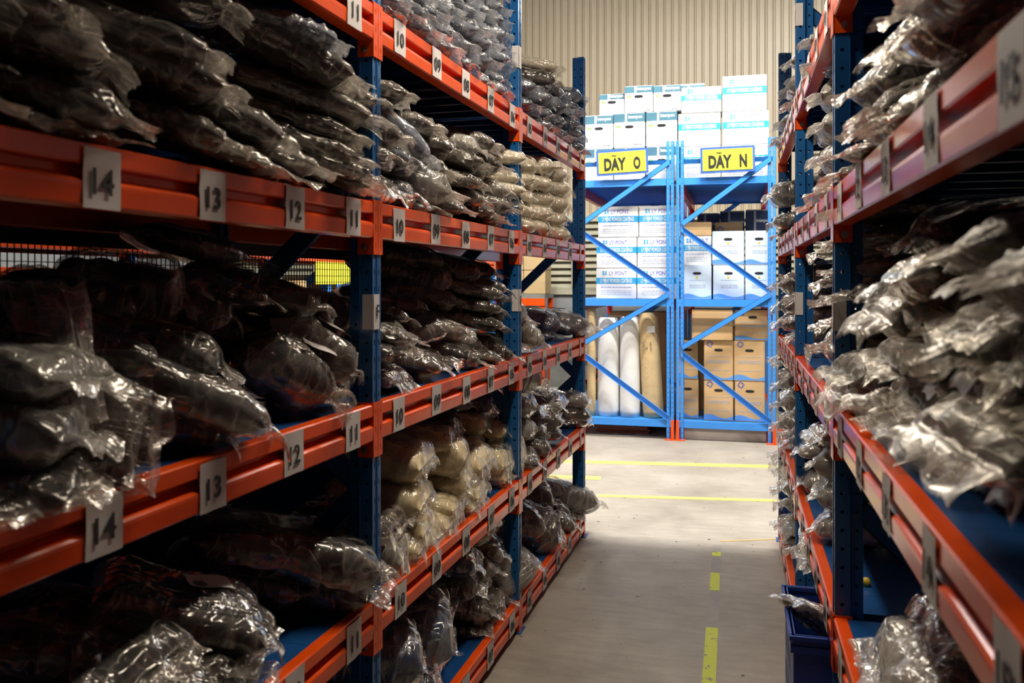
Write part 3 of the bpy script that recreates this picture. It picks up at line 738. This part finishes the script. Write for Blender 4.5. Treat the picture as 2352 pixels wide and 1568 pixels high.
# ---------------------------------------------------------------- bags
def ridg(v): return 1 - min(1, math.sqrt(noise.noise(v) ** 2 + .0012) * 2.0)
def bag_mesh(seed, fam, film, K=1.0):
    """unit bag: x -.5 (back) .. +.5 (tip, faces the aisle), y width, z thickness, centred"""
    rs = random.Random(seed * 13 + 5)
    so = Vector((seed * 7.3, seed * 3.1, 0)); ang = rs.uniform(.1, .6) * rs.choice((-1, 1)); droop = rs.uniform(.05, .35)
    nu, nv = (120, 84) if film else (26, 28)
    bm = bmesh.new(); rings = []
    ca, sa = math.cos(ang), math.sin(ang)
    g = fam == 'gather'; rd = fam == 'round'; lim = .60 if g else .94 if rd else .80
    for i in range(nu + 1):
        u = -1 + 2 * i / nu
        t = 0
        if film:
            if u < lim: ub = (u + 1) / (1 + lim) * 2 - 1
            else: ub = 1; t = (u - lim) / (1 - lim)
            x = u * .5
        else:
            ub = u; x = -.5 + (u + 1) / 2 * (1 + lim) / 2 * .985 + .004
        if g:
            W = (1 - abs(ub) ** 5 * .4) * (1 if ub < .1 else 1 - .70 * ((ub - .1) / .9) ** 1.7)
            T = (1 - abs(ub) ** 3.4 * .82) if film else (1 - abs(ub) ** 3.0 * .92)
            if t: W = .18 + .62 * t ** .8; T = .18 - .08 * t
        else:
            W = 1 - abs(ub) ** 8 * .10 - .04 * math.cos(ub * 3); T = max(.0, (1 - abs(ub) ** (6 if rd else 4.5))) ** (.42 if rd else .55)
            if film: T = max(T, .05)
            if t: W = .90 + .06 * t; T = .05
        rg = []
        for j in range(nv):
            a = 2 * math.pi * j / nv
            cy, cz = math.cos(a), math.sin(a)
            y = math.copysign(abs(cy) ** .60, cy) * .5 * W; z = math.copysign(abs(cz) ** .75, cz) * .5 * T
            p = Vector((x, y, z))
            q = Vector((x * 1.6, y * 1.6, z * .5 + (1.7 if cz < 0 else 0))) + so
            wv = Vector((noise.noise(q * 1.5), noise.noise(q * 1.5 + Vector((9, 0, 0))), 0)) * .16
            q2 = q + wv
            if film:
                r1 = Vector((q2.x * ca - q2.y * sa, q2.x * sa + q2.y * ca, q2.z))
                # creases fanning out of the mouth, cross creases along the body
                th = math.atan2(y, max(.04, lim * .5 + .12 - x)); rr = math.hypot(y, lim * .5 + .12 - x)
                fan = ridg(Vector((th * (3.4 if g else 2.4) + wv.x * 2, rr * .6, seed * 1.7 + (5 if cz < 0 else 0)))) ** 1.6
                cr1 = ridg(Vector((r1.x * 3.6, r1.y * .55, r1.z))) ** 1.5
                cr2 = ridg(Vector((r1.x * 7 + r1.y * 2, r1.y * .9 - r1.x * .5, r1.z + 4))) ** 2.2
                cr3 = ridg(Vector((q2.x * 1.0, q2.y * 4.0, 3 + q.z))) ** 1.8
                near = max(0, x + .1) * 1.6
                d = .16 * noise.noise(q * 1.4) + K * (.15 * cr1 + .05 * cr2 + .07 * cr3 + (.20 if g else .17) * fan * near - .10)
                edge = 1 if u < lim else max(.25, 1 - t)
                p += Vector((0, cy * d * .30, cz * d * 1.0)) * edge
                if t:
                    p.z += t * (.30 * noise.noise(Vector((y * 3.6, seed * 2.0, t))) + .05 * math.sin(y * 19 + seed) * (1 + g)) - t * t * droop
                    p.x += .06 * t * noise.noise(Vector((y * 3.5, seed, 5))) + .045 * t * abs(y) * 2 * (1 - g)
                    p.y += .05 * t * noise.noise(Vector((x * 9, seed, y)))
                else: p.z -= max(0, x - .1) ** 2 * droop * .8
            else:
                d = .13 * noise.noise(q * 1.7) + .05 * noise.noise(q * 5) - .03
                p += Vector((0, cy * d * .3, cz * d)); p.y *= .95; p.z *= .90
                p.z -= max(0, x - .1) ** 2 * droop * .8
            if not t: p.z = max(p.z, -.46)
            rg.append(bm.verts.new(p))
        rings.append(rg)
    for a, b in zip(rings, rings[1:]):
        for j in range(nv): bm.faces.new((a[j], a[(j + 1) % nv], b[(j + 1) % nv], b[j]))
    bm.faces.new(rings[0][::-1])
    if not film: bm.faces.new(rings[-1])
    bmesh.ops.recalc_face_normals(bm, faces=bm.faces)
    me = bpy.data.meshes.new('bag_film' if film else 'packed_cloth'); bm.to_mesh(me); bm.free()
    for p in me.polygons: p.use_smooth = True
    return me
BM = {}
for fam, off in (('flat', 0), ('gather', 20), ('round', 40)):
    for s in range(5):
        for k_, K in ((0, 1.0), (1, .5)): BM[(fam, s, k_)] = (bag_mesh(s + off, fam, False), bag_mesh(s + off, fam, True, K))
bm = bmesh.new(); n = 6; g = []
for i in range(n + 1):
    for j in range(n + 1):
        u, v = i / n - .5, j / n - .5; g.append(bm.verts.new((u, v, .03 * math.sin(u * 5) + .02 * math.sin(v * 7))))
for i in range(n):
    for j in range(n): a = i * (n + 1) + j; bm.faces.new((g[a], g[a + n + 1], g[a + n + 2], g[a + 1]))
SLIP = bpy.data.meshes.new('paper_slip'); bm.to_mesh(SLIP); bm.free(); SLIP.materials.append(PAPER)
for p in SLIP.polygons: p.use_smooth = True

SIDES = {'L': (LBASE, Matrix.Rotation(-DL, 3, 'Z'), 1), 'R': (Vector((RX, 0, 0)), Matrix.Identity(3), -1)}
def hit(side, px, py, prot):
    """point of the plane prot metres in front of the rack face seen at px, py -> (s, z)"""
    base, M, sg = SIDES[side]
    r = M.inverted() @ ray(px, py); o = M.inverted() @ (Vector((0, 0, CAMZ)) - base)
    t = (sg * prot - o.x) / r.x; q = o + r * t
    return q.y, q.z, t
LOOK = {'black': 'clear bag of black clothing', 'grey': 'clear bag of dark grey clothing', 'blue': 'clear bag of slate-grey clothing', 'brown': 'clear bag of brown clothing', 'cream': 'puffy clear bag of cream items', 'white': 'clear bag of off-white items', 'navy': 'bag of dark navy denim', 'pale': 'milky plastic bag of pale grey items'}
BAGS = []
random.seed(3)
def bag(side, px, py, T, kind='grey', L=.40, W=.27, yaw=25, pitch=10, roll=0, prot=.03, fam='flat', film=None, slip=False, var=None, zfix=None):
    """tip of the bag seen at px, py; T = thickness in photograph pixels"""
    base, M, sg = SIDES[side]
    s, z, t = hit(side, px, py, prot)
    lim = 5.46
    while s > lim and prot < .16:      # seen past the end upright: the tip sticks out further into the aisle
        prot += .004; s, z, t = hit(side, px, py, prot)
    Tm = T * t / FPX * 1.0
    yw, pt = R(yaw), R(pitch)
    d = Vector((sg * math.cos(yw) * math.cos(pt), math.sin(yw) * math.cos(pt), -math.sin(pt)))
    c = Vector((sg * prot, s, z)) - d * L / 2
    BAGS.append(dict(side=side, c=c, d=d, L=L, W=W, T=Tm, kind=kind, roll=roll, fam=fam, film=film or ('cream' if kind in ('cream', 'white') else 'milky' if kind == 'pale' else 'cool' if kind in ('blue', 'navy') else 'dark'), slip=slip, var=var if var is not None else random.randrange(5), s=s))
def fill_gaps():
    # nothing hangs in the air: bags lie on bags down to the deck
    lv = {'L': LV, 'R': RV}; added = 0
    for b in sorted(list(BAGS), key=lambda b: b['c'].z):
        if added > 110: break
        L_ = lv[b['side']]; zi = max([i for i, z in enumerate(L_) if b['c'].z + .02 > z] or [0])
        low = b['c'].z - b['T'] * .5
        while added <= 110:
            tops = [q['c'].z + q['T'] * .5 for q in BAGS if q is not b and q['side'] == b['side'] and abs(q['c'].y - b['c'].y) < .16 and abs(q['c'].x - b['c'].x) < .25 and L_[zi] < q['c'].z < b['c'].z - .01]
            sup = max([L_[zi]] + tops); gap = low - sup
            if gap < .05: break
            T = min(gap, .11); f = dict(b); sg = SIDES[b['side']][2]
            f['c'] = Vector((b['c'].x - sg * .02, b['c'].y + random.uniform(-.02, .02), sup + T / 2)); f['T'] = T; f['d'] = Vector((sg * .95, random.uniform(0, .4), -.05)).normalized()
            f['roll'] = 0; f['var'] = random.randrange(5); f['slip'] = False; f['L'] = min(.38, b['L'])
            BAGS.append(f); added += 1
def build_bags():
    fill_gaps()
    lv = {'L': LV, 'R': RV}; po = {'L': LP, 'R': RP}
    groups = {}
    for b in BAGS:
        L_ = lv[b['side']]
        zi = max([i for i, z in enumerate(L_) if b['c'].z + .02 > z] or [0]); b['zi'] = zi
        bay = max([i for i, q in enumerate(po[b['side']]) if b['s'] > q - .05] or [0]); b['bay'] = min(3, bay)
        # rest on the deck: never below it
        low = b['c'].z - b['T'] * .48
        if low < L_[zi] - .003: b['c'].z = L_[zi] - .003 + b['T'] * .48
        tz = b['c'].z + b['d'].z * b['L'] / 2
        if tz < L_[zi] + .016:
            b['c'].z += min(.03, (L_[zi] + .016 - tz) / 2); b['d'].z = max(b['d'].z, (L_[zi] + .016 - b['c'].z) / (b['L'] / 2)); b['d'].normalize()
        if zi < 4:
            top = L_[zi + 1] - .045
            b['c'].z = min(b['c'].z, top - b['T'] * .5)
            bz = b['c'].z - b['d'].z * b['L'] / 2 + b['T'] * .4
            if bz > top: b['d'].z = -max(0, (top - b['T'] * .4 - b['c'].z)) / (b['L'] / 2); b['d'].normalize()
        groups.setdefault((b['side'], zi, b['bay'], b['kind']), []).append(b)
    shelf = {'L': ['lowest', 'second', 'third', 'fourth', 'top'], 'R': ['lowest', 'second', 'third', 'fourth', 'top']}
    bayn = {0: 'nearest', 1: 'near', 2: 'middle', 3: 'far'}
    ordn = NW
    for (sd, zi, bay, kind), lst in groups.items():
        lst.sort(key=lambda b: (round((b['c'].z - lv[sd][zi]) / .07), b['s']))
        layers = {}
        for b in lst: layers.setdefault(round((b['c'].z - lv[sd][zi]) / .07), []).append(b)
        for li, key in enumerate(sorted(layers)):
            for oi_, b in enumerate(layers[key]):
                look = LOOK[kind]
                if b['slip']: look = look.replace('clear bag', 'tagged bag') 
                lab = '%s, %s%s layer, %s bay, %s shelf, %s' % (look, (NW[oi_] + ' in ') if len(layers[key]) > 1 else '', NW[li], bayn[bay], shelf[sd][zi], 'left' if sd == 'L' else 'right')
                make_bag(b, lab, 'bags on the %s shelf, %s bay, %s rack' % (shelf[sd][zi], bayn[bay], 'left' if sd == 'L' else 'right'))
def make_bag(b, lab, grp):
    base, M, sg = SIDES[b['side']]
    d = b['d'].normalized(); up = Vector((0, 0, 1)); yv = up.cross(d).normalized(); zv = d.cross(yv)
    Rm = Matrix((d, yv, zv)).transposed() @ Matrix.Rotation(R(b['roll']), 3, 'X')
    rot = (M @ Rm)
    o = empty('plastic_bag'); o.matrix_world = Matrix.Translation(base + M @ b['c']) @ rot.to_4x4()
    tag(o, lab, 'bag', grp)
    sc = (b['L'], b['W'], b['T'])
    cm, fm = BM[(b['fam'], b['var'], int(b['T'] > .075))]
    a = link_me('packed_cloth', cm, CONT[b['kind']], o); a.scale = sc
    f = link_me('bag_film', fm, FILM[b['film']], o); f.scale = sc
    if b['slip']:
        e = link_me('paper_slip', SLIP, PAPER, o); e.scale = (.10, .07, .1); e.location = (.06 * b['L'], .02, b['T'] * .56); e.rotation_euler = (0, 0, .3)
J = random.uniform
def many(side, lst, **kw):
    for it in lst:
        k = dict(kw)
        if len(it) > 3: k.update(it[3])
        k.setdefault('roll', J(-6, 6))
        if 'yaw' in k: k['yaw'] = k['yaw'] + J(-8, 8)
        bag(side, it[0], it[1], it[2], **k)
D = dict
exec_bags = True
# left rack, fourth shelf, near bay
many('L', [(298, 188, 105), (338, 300, 95), (235, 100, 100, D(kind='brown')), (520, 172, 90), (546, 238, 85), (562, 348, 80), (560, 48, 85), (70, 330, 90), (30, 60, 90, D(pitch=8)),
  (668, 352, 75, D(yaw=35, pitch=24, L=.34)), (872, 292, 70, D(yaw=30, L=.46, prot=.05)), (822, 205, 85, D(L=.44, pitch=20)), (788, 118, 60, D(L=.30, kind='blue')),
  (832, 338, 46), (830, 384, 46), (856, 424, 48, D(prot=.05)), (748, 405, 55, D(kind='pale')), (640, 395, 50, D(kind='pale')), (846, 448, 34), (430, 120, 80, D(prot=-.12)), (700, 130, 80, D(prot=-.14, kind='black'))],
  kind='grey', L=.42, W=.25, yaw=42, pitch=14, prot=.02)
# third shelf, near bay
many('L', [(215, 800, 60, D(kind='black', film='milky', roll=65, L=.26, W=.26, yaw=40, pitch=-5, prot=-.06)), (246, 880, 130, D(kind='grey', film='milky', W=.22, yaw=20, slip=True)), (248, 1015, 150, D(kind='grey', film='milky', W=.22, yaw=20, slip=True)), (266, 1120, 100, D(kind='grey')), (120, 1150, 90, D(kind='brown', yaw=-5)),
  (372, 1020, 150, D(roll=60, L=.34, W=.2, yaw=30, kind='brown')), (552, 985, 120, D(kind='grey', prot=-.05)), (642, 985, 120, D(L=.52, pitch=26, kind='black', prot=.03)),
  (548, 860, 100, D(kind='black', L=.4, pitch=22, slip=True, prot=-.06)), (760, 720, 90, D(kind='black', L=.4, prot=-.08, pitch=16)), (650, 700, 60, D(kind='black', prot=-.1)),
  (808, 935, 150, D(kind='black', L=.34, W=.2, pitch=30, slip=True, fam='gather')), (822, 860, 110, D(kind='grey', L=.30, W=.16, pitch=34, slip=True, prot=-.02)), (640, 610, 70, D(kind='black', prot=-.2, fam='gather')),
  (450, 700, 160, D(kind='black', prot=-.22, L=.3)), (200, 760, 130, D(kind='black', prot=-.2, L=.3)), (350, 720, 130, D(kind='black', prot=-.25, L=.3)), (560, 720, 130, D(kind='black', prot=-.2, L=.3)),
  (760, 800, 100, D(kind='black', prot=-.12)), (400, 830, 120, D(kind='black', prot=-.12)), (820, 740, 110, D(kind='black', prot=-.14, L=.3))],
  L=.40, W=.26, yaw=35, pitch=12, prot=.02)
# second shelf, near bay
many('L', [(890, 1300, 115, D(L=.55, W=.3, kind='black', pitch=16)), (896, 1368, 105, D(L=.5, W=.3, kind='grey', slip=True, pitch=8, yaw=10)), (640, 1440, 110, D(kind='black', pitch=20, slip=True)),
  (512, 1545, 100, D(kind='black', slip=True, L=.3)), (390, 1560, 110, D(kind='black', yaw=5)), (300, 1480, 120, D(kind='black', prot=-.1)), (800, 1230, 60, D(kind='navy', prot=-.15)), (720, 1330, 90, D(kind='black', prot=-.15))],
  L=.40, W=.26, yaw=35, pitch=12, prot=.03)
# top shelf, middle bay
TOPT = []
for (px, ys) in ((1172, (236, 197, 160, 131, 96, 62, 30, -5)), (1138, (200, 160, 121, 83, 40, 5)), (1062, (137, 96, 40, 0)), (1000, (92, 55, 15)), (975, (60, 30, -10)), (1105, (168, 130, 90, 50, 10)), (1028, (105, 60, 20)), (940, (30, 0))):
    for y_ in ys: TOPT.append((px + J(-4, 4), y_ + J(-3, 3), J(38, 46)))
many('L', TOPT, kind='blue', L=.36, W=.22, yaw=25, pitch=12, prot=.0)
# fourth shelf, middle bay
many('L', [(941, 238, 40, D(L=.3)), (998, 388, 70, D(L=.5, pitch=38, kind='blue', W=.18)), (936, 330, 75, D(kind='black')), (1046, 455, 80, D(kind='pale', W=.3, L=.44)), (1022, 306, 48), (1064, 352, 55), (1044, 408, 40),
  (1122, 348, 62, D(kind='pale', yaw=10, W=.3)), (1118, 392, 40), (1166, 392, 45), (1178, 447, 46, D(kind='pale')), (1176, 486, 44), (1117, 430, 40), (1128, 468, 42), (1148, 500, 34), (1150, 345, 50), (900, 250, 50), (1085, 490, 36), (1165, 430, 40, D(prot=-.08))],
  kind='grey', L=.38, W=.24, yaw=28, pitch=12, prot=.02)
# third shelf, middle bay
many('L', [(950, 888, 66, D(yaw=-5, kind='brown')), (1036, 842, 52, D(kind='brown', L=.45)), (1122, 834, 52, D(kind='black', L=.45, pitch=14)), (1155, 828, 34, D(kind='grey')), (1183, 812, 50, D(kind='black', slip=True)), (962, 775, 42, D(kind='black')), (953, 738, 50, D(kind='black', prot=-.1)),
  (1070, 742, 62, D(kind='grey', fam='gather', pitch=-10)), (1164, 753, 34, D(kind='black')), (1160, 718, 32, D(kind='black')), (1160, 686, 34, D(kind='grey')), (1112, 640, 62, D(kind='black', prot=-.1, L=.35)), (1055, 660, 70, D(kind='black', prot=-.15)), (1150, 630, 44, D(kind='black', prot=-.1)), (1176, 668, 40, D(kind='black')), (1060, 700, 60, D(kind='black', prot=-.14)), (1110, 790, 50, D(kind='black', prot=-.1)), (1090, 770, 40, D(kind='pale', fam='gather', L=.2, W=.14)), (1000, 640, 50, D(kind='black', prot=-.25)), (985, 720, 60, D(kind='black', prot=-.2)), (1030, 610, 60, D(kind='black', prot=-.2))],
  L=.38, W=.25, yaw=28, pitch=12, prot=-.01)
# second shelf, middle bay (cream)
many('L', [(990, 1062, 100), (988, 1150, 95), (996, 1208, 80), (982, 1258, 66), (1080, 1048, 100), (1086, 1108, 64), (1066, 1158, 58), (1053, 1218, 62), (1127, 1064, 74), (1117, 1128, 50), (1110, 1180, 46), (1176, 1066, 76), (1180, 1112, 54), (1206, 1052, 84), (1172, 984, 54, D(kind='cream', prot=-.06)), (1125, 975, 50, D(prot=-.08)), (1060, 985, 60, D(kind='grey', prot=-.12)), (1050, 1010, 60, D(prot=-.05)), (1020, 1250, 50), (1150, 1160, 40),
  (926, 1206, 70, D(kind='grey', prot=-.03)), (942, 1292, 100, D(kind='pale', W=.2, L=.3)), (900, 1270, 90, D(kind='grey', prot=-.08)), (1090, 915, 46, D(kind='blue', prot=-.1, pitch=20)), (1140, 925, 50, D(kind='navy', prot=-.1))],
  kind='cream', L=.34, W=.25, yaw=8, pitch=6, prot=-.01, fam='round')
# lowest shelf, middle bay
many('L', [(1042, 1440, 150, D(kind='navy', L=.45, W=.30, roll=20, fam='round')), (970, 1500, 140, D(kind='navy', L=.4, W=.30, fam='round')), (1110, 1285, 66, D(kind='navy')), (1168, 1262, 60, D(kind='brown')), (1150, 1300, 60, D(kind='brown')), (1156, 1372, 52), (1140, 1395, 60), (1160, 1440, 56), (1186, 1370, 50), (1190, 1400, 110, D(kind='pale', L=.2, W=.12, pitch=60)), (1120, 1340, 60, D(kind='black'))],
  kind='brown', L=.36, W=.26, yaw=20, pitch=10, prot=-.02)
# far bay
many('L', [(1345, 236, 36), (1334, 264, 32), (1336, 294, 32), (1338, 324, 32), (1342, 354, 32), (1306, 222, 36), (1310, 256, 36), (1308, 290, 36), (1305, 322, 36), (1286, 200, 50, D(kind='grey', L=.45)), (1289, 168, 34, D(kind='white', L=.4)), (1275, 240, 36), (1276, 275, 36), (1274, 305, 30), (1240, 215, 40), (1240, 255, 40)],
  kind='blue', L=.40, W=.26, yaw=25, pitch=9, prot=.01)
W_ = []
for (px, ys) in ((1306, (408, 443, 476, 510, 540)), (1270, (395, 428, 462, 497, 528)), (1230, (385, 420, 455, 490, 520)), (1205, (375, 410, 445, 480))):
    for y_ in ys: W_.append((px + J(-4, 4), y_ + J(-3, 3), J(36, 42)))
many('L', W_, kind='white', L=.38, W=.25, yaw=20, pitch=7, prot=.0, fam='round')
many('L', [(1360, 752, 60, D(kind='blue', L=.55, W=.32, film='milky', slip=True, pitch=8)), (1246, 786, 56, D(kind='pale', pitch=25, L=.3)), (1300, 745, 50, D(kind='blue', prot=-.05)), (1225, 740, 70, D(kind='grey'))], yaw=25, prot=.02, L=.4, W=.26)
many('L', [(1352, 918, 42, D(kind='pale')), (1352, 950, 40), (1350, 982, 40), (1300, 925, 40, D(kind='pale')), (1256, 898, 66, D(kind='pale', fam='gather', L=.26, pitch=35)), (1266, 1030, 50, D(L=.3)), (1240, 1050, 40), (1290, 960, 44), (1290, 990, 40)], kind='grey', L=.42, W=.34, yaw=15, pitch=4, prot=.0, fam='round')
many('L', [(1372, 1150, 60, D(kind='grey', L=.55, W=.34, pitch=14, film='milky')), (1297, 1232, 84, D(kind='grey', L=.45, W=.3, pitch=20)), (1318, 1215, 66, D(kind='brown', prot=-.02)), (1330, 1215, 50, D(kind='grey')), (1255, 1200, 80, D(kind='brown', prot=-.05)), (1240, 1290, 50, D(kind='black')), (1280, 1150, 90, D(kind='brown', prot=-.1))], yaw=25, prot=.03, L=.4, W=.26)

# right rack
many('R', [(2010, 100, 150, D(L=.42)), (1942, 205, 120), (1952, 285, 110), (1975, 345, 95), (1930, 392, 36, D(L=.24, W=.16)), (2095, 285, 170, D(prot=-.02, kind='brown')), (2100, 190, 140, D(prot=-.02)), (2050, 10, 150), (2200, 60, 200, D(prot=-.05)), (2290, 190, 180, D(prot=-.05)), (2020, 350, 100, D(prot=-.04))],
  kind='grey', L=.40, W=.22, yaw=-8, pitch=8, prot=.045, film='dark')
many('R', [(1756, 452, 60, D(film='milky', L=.4)), (1762, 515, 44, D(film='milky')), (1880, 430, 60), (1870, 370, 66), (1890, 460, 50), (1860, 320, 50, D(prot=-.1)), (1885, 500, 40), (1832, 480, 40), (1772, 545, 30)], kind='grey', L=.36, W=.22, yaw=0, pitch=6, prot=.03)
many('R', [(1772, 330, 30), (1776, 290, 34), (1792, 215, 34), (1795, 250, 34), (1800, 150, 34), (1838, 105, 40, D(prot=.0)), (1846, 150, 40), (1770, 345, 26)], kind='pale', L=.36, W=.22, yaw=0, pitch=6, prot=.03)
many('R', [(1962, 738, 130, D(kind='grey', W=.2)), (1990, 655, 130, D(kind='brown', film='dark', W=.24, fam='flat')), (1897, 865, 110), (1892, 930, 100, D(kind='brown')), (1958, 925, 160, D(kind='pale', fam='gather')), (2108, 590, 110, D(W=.2)), (2225, 640, 150, D(kind='black')), (2082, 822, 200, D(kind='grey', fam='gather')), (2112, 1035, 170, D(kind='grey')), (1992, 840, 130, D(prot=.0)), (2060, 560, 130, D(kind='brown', film='dark', prot=-.06)), (2180, 760, 190, D(prot=-.02, kind='brown')), (2170, 960, 230, D(prot=-.01, kind='brown', fam='gather')), (2260, 860, 260, D(prot=-.03, kind='black')), (2290, 1080, 220, D(prot=-.04, kind='brown')), (2350, 700, 220, D(prot=-.03, kind='black')), (2060, 940, 150, D(prot=-.02)), (2120, 720, 150, D(prot=-.03, kind='brown')), (2370, 960, 260, D(prot=-.05, kind='pale')), (2010, 985, 110, D(prot=-.02)), (2250, 560, 150, D(prot=-.06, kind='black')), (2350, 1130, 180, D(prot=-.06, kind='grey'))],
  kind='grey', L=.40, W=.26, yaw=-4, pitch=6, prot=.04, fam='flat', film='soft')
RR = []
for (px, ys) in ((1768, (655, 700, 745, 790)), (1795, (640, 690, 735, 780)), (1858, (590, 650, 700, 750, 800)), (1888, (560, 620, 680, 740, 800))):
    for y_ in ys: RR.append((px + J(-4, 4), y_ + J(-4, 4), J(44, 56)))
many('R', RR, kind='grey', L=.34, W=.2, yaw=0, pitch=5, prot=.03, fam='gather')
many('R', [(1850, 800, 90, D(kind='pale', L=.3)), (1870, 860, 50, D(kind='brown'))], L=.3, W=.2, yaw=0, pitch=5, prot=.0, fam='gather')
R3 = []
for (px, ys) in ((1766, (885, 930, 975, 1020, 1065)), (1790, (860, 905, 950, 995, 1045))):
    for y_ in ys: R3.append((px + J(-3, 3), y_ + J(-4, 4), J(44, 54)))
for (px, ys) in ((1772, (1120, 1160, 1200)), (1790, (1110, 1150, 1195))):
    for y_ in ys: R3.append((px + J(-3, 3), y_ + J(-4, 4), J(40, 48), D(kind='black')))
many('R', R3, kind='grey', L=.34, W=.2, yaw=0, pitch=5, prot=.035, film='milky', fam='gather')
many('R', [(1784, 1095, 48, D(kind='white', L=.36, W=.3, prot=.04)), (1820, 1030, 44, D(kind='pale')), (1850, 1000, 50, D(kind='pale')), (1835, 1228, 34, D(kind='pale', film='milky', L=.2)), (1830, 1285, 66, D(kind='white', film='milky', L=.34, W=.26)), (1900, 1310, 120, D(kind='white', prot=-.1, L=.3, W=.3)), (1790, 1215, 24, D(kind='pale', L=.2)), (1960, 1370, 90, D(kind='white', prot=-.12, film='dark')), (2000, 1260, 120, D(kind='pale', prot=-.2, film='dark'))], kind='pale', L=.3, W=.24, yaw=0, pitch=6, prot=.02)
many('R', [(1975, 1540, 150, D(kind='pale', L=.4, W=.3, yaw=5)), (2110, 1420, 200, D(kind='black', prot=-.08, L=.4, W=.3, film='dark', slip=True)), (2080, 1500, 90, D(kind='grey', prot=-.04))], kind='grey', L=.4, W=.28, yaw=0, pitch=6, prot=.0, film='milky')
build_bags()

# ---------------------------------------------------------------- blue crate on the lowest right shelf
cr = empty('storage_crate', (.165, 2.66, .135)); tag(cr, 'blue perforated plastic crate jutting from the lowest right shelf', 'crate')
CW, CL, CH = .32, .42, .435
bm = bmesh.new()
def wall(f, n, m, u1, z1, holes):
    for i in range(n):
        for j in range(m):
            ua, ub = u1 * i / n, u1 * (i + 1) / n; za, zb = z1 * j / m, z1 * (j + 1) / m
            if holes(i, j): tile(bm, f, ua, ub, za, zb, (ub - ua) * .30, (zb - za) * .36)
            else: bm.faces.new([bm.verts.new(f(*q)) for q in ((ua, za), (ub, za), (ub, zb), (ua, zb))])
hf = lambda i, j: 2 <= j <= 8 and j % 3 != 0 and i > 4
wall(lambda u, z: (u, 0, z), 14, 11, CW, CH - .04, hf); wall(lambda u, z: (u, CL, z), 14, 11, CW, CH - .04, hf)
wall(lambda u, z: (0, u, z), 18, 11, CL, CH - .04, hf); wall(lambda u, z: (CW, u, z), 18, 11, CL, CH - .04, hf)
bm.faces.new([bm.verts.new(q) for q in ((0, 0, 0), (CW, 0, 0), (CW, CL, 0), (0, CL, 0))])
t4 = .005
wall(lambda u, z: (u, t4, z), 14, 11, CW, CH - .04, hf); wall(lambda u, z: (u, CL - t4, z), 14, 11, CW, CH - .04, hf)
wall(lambda u, z: (t4, u, z), 18, 11, CL, CH - .04, hf); wall(lambda u, z: (CW - t4, u, z), 18, 11, CL, CH - .04, hf)
box(bm, 0, CW, 0, CL, 0, .004)
link_bm('crate_wall', bm, CRATE, cr, recalc=False)
bm = bmesh.new()
for (o_, z0, z1) in ((.012, CH - .012, CH), (.008, CH - .05, CH - .03)):
    box(bm, -o_, CW + o_, -o_, .006, z0, z1); box(bm, -o_, CW + o_, CL - .006, CL + o_, z0, z1); box(bm, -o_, .006, 0, CL, z0, z1); box(bm, CW - .006, CW + o_, 0, CL, z0, z1)
box(bm, -.004, CW + .004, -.004, .002, CH - .04, CH); box(bm, -.004, .002, 0, CL, CH - .04, CH); box(bm, CW - .002, CW + .004, 0, CL, CH - .04, CH); box(bm, 0, CW, CL - .002, CL + .004, CH - .04, CH)
link_bm('crate_rim', bm, CRATE, cr)
# zip bag inside crate
bb = dict(side='R', c=Vector((-.0, 2.86, .54)), d=Vector((-.6, -.3, .55)), L=.26, W=.2, T=.06, kind='pale', roll=10, fam='flat', film='milky', slip=False, var=2)
make_bag(bb, 'small clear zip bag poking out of the blue crate', None)
# little yellow knob on the second right shelf
bm = bmesh.new(); bmesh.ops.create_icosphere(bm, subdivisions=2, radius=.014)
for v in bm.verts: v.co *= 1 + .25 * noise.noise(v.co * 90)
s_, z_, t_ = hit('R', 1990, 1463, -.12)
o = link_bm('foam_scrap', bm, YEL2, smooth=True); o.location = (RX + .12, s_, .69 + .008); tag(o, 'small yellow crumpled scrap lying on the blue right shelf', 'scrap')
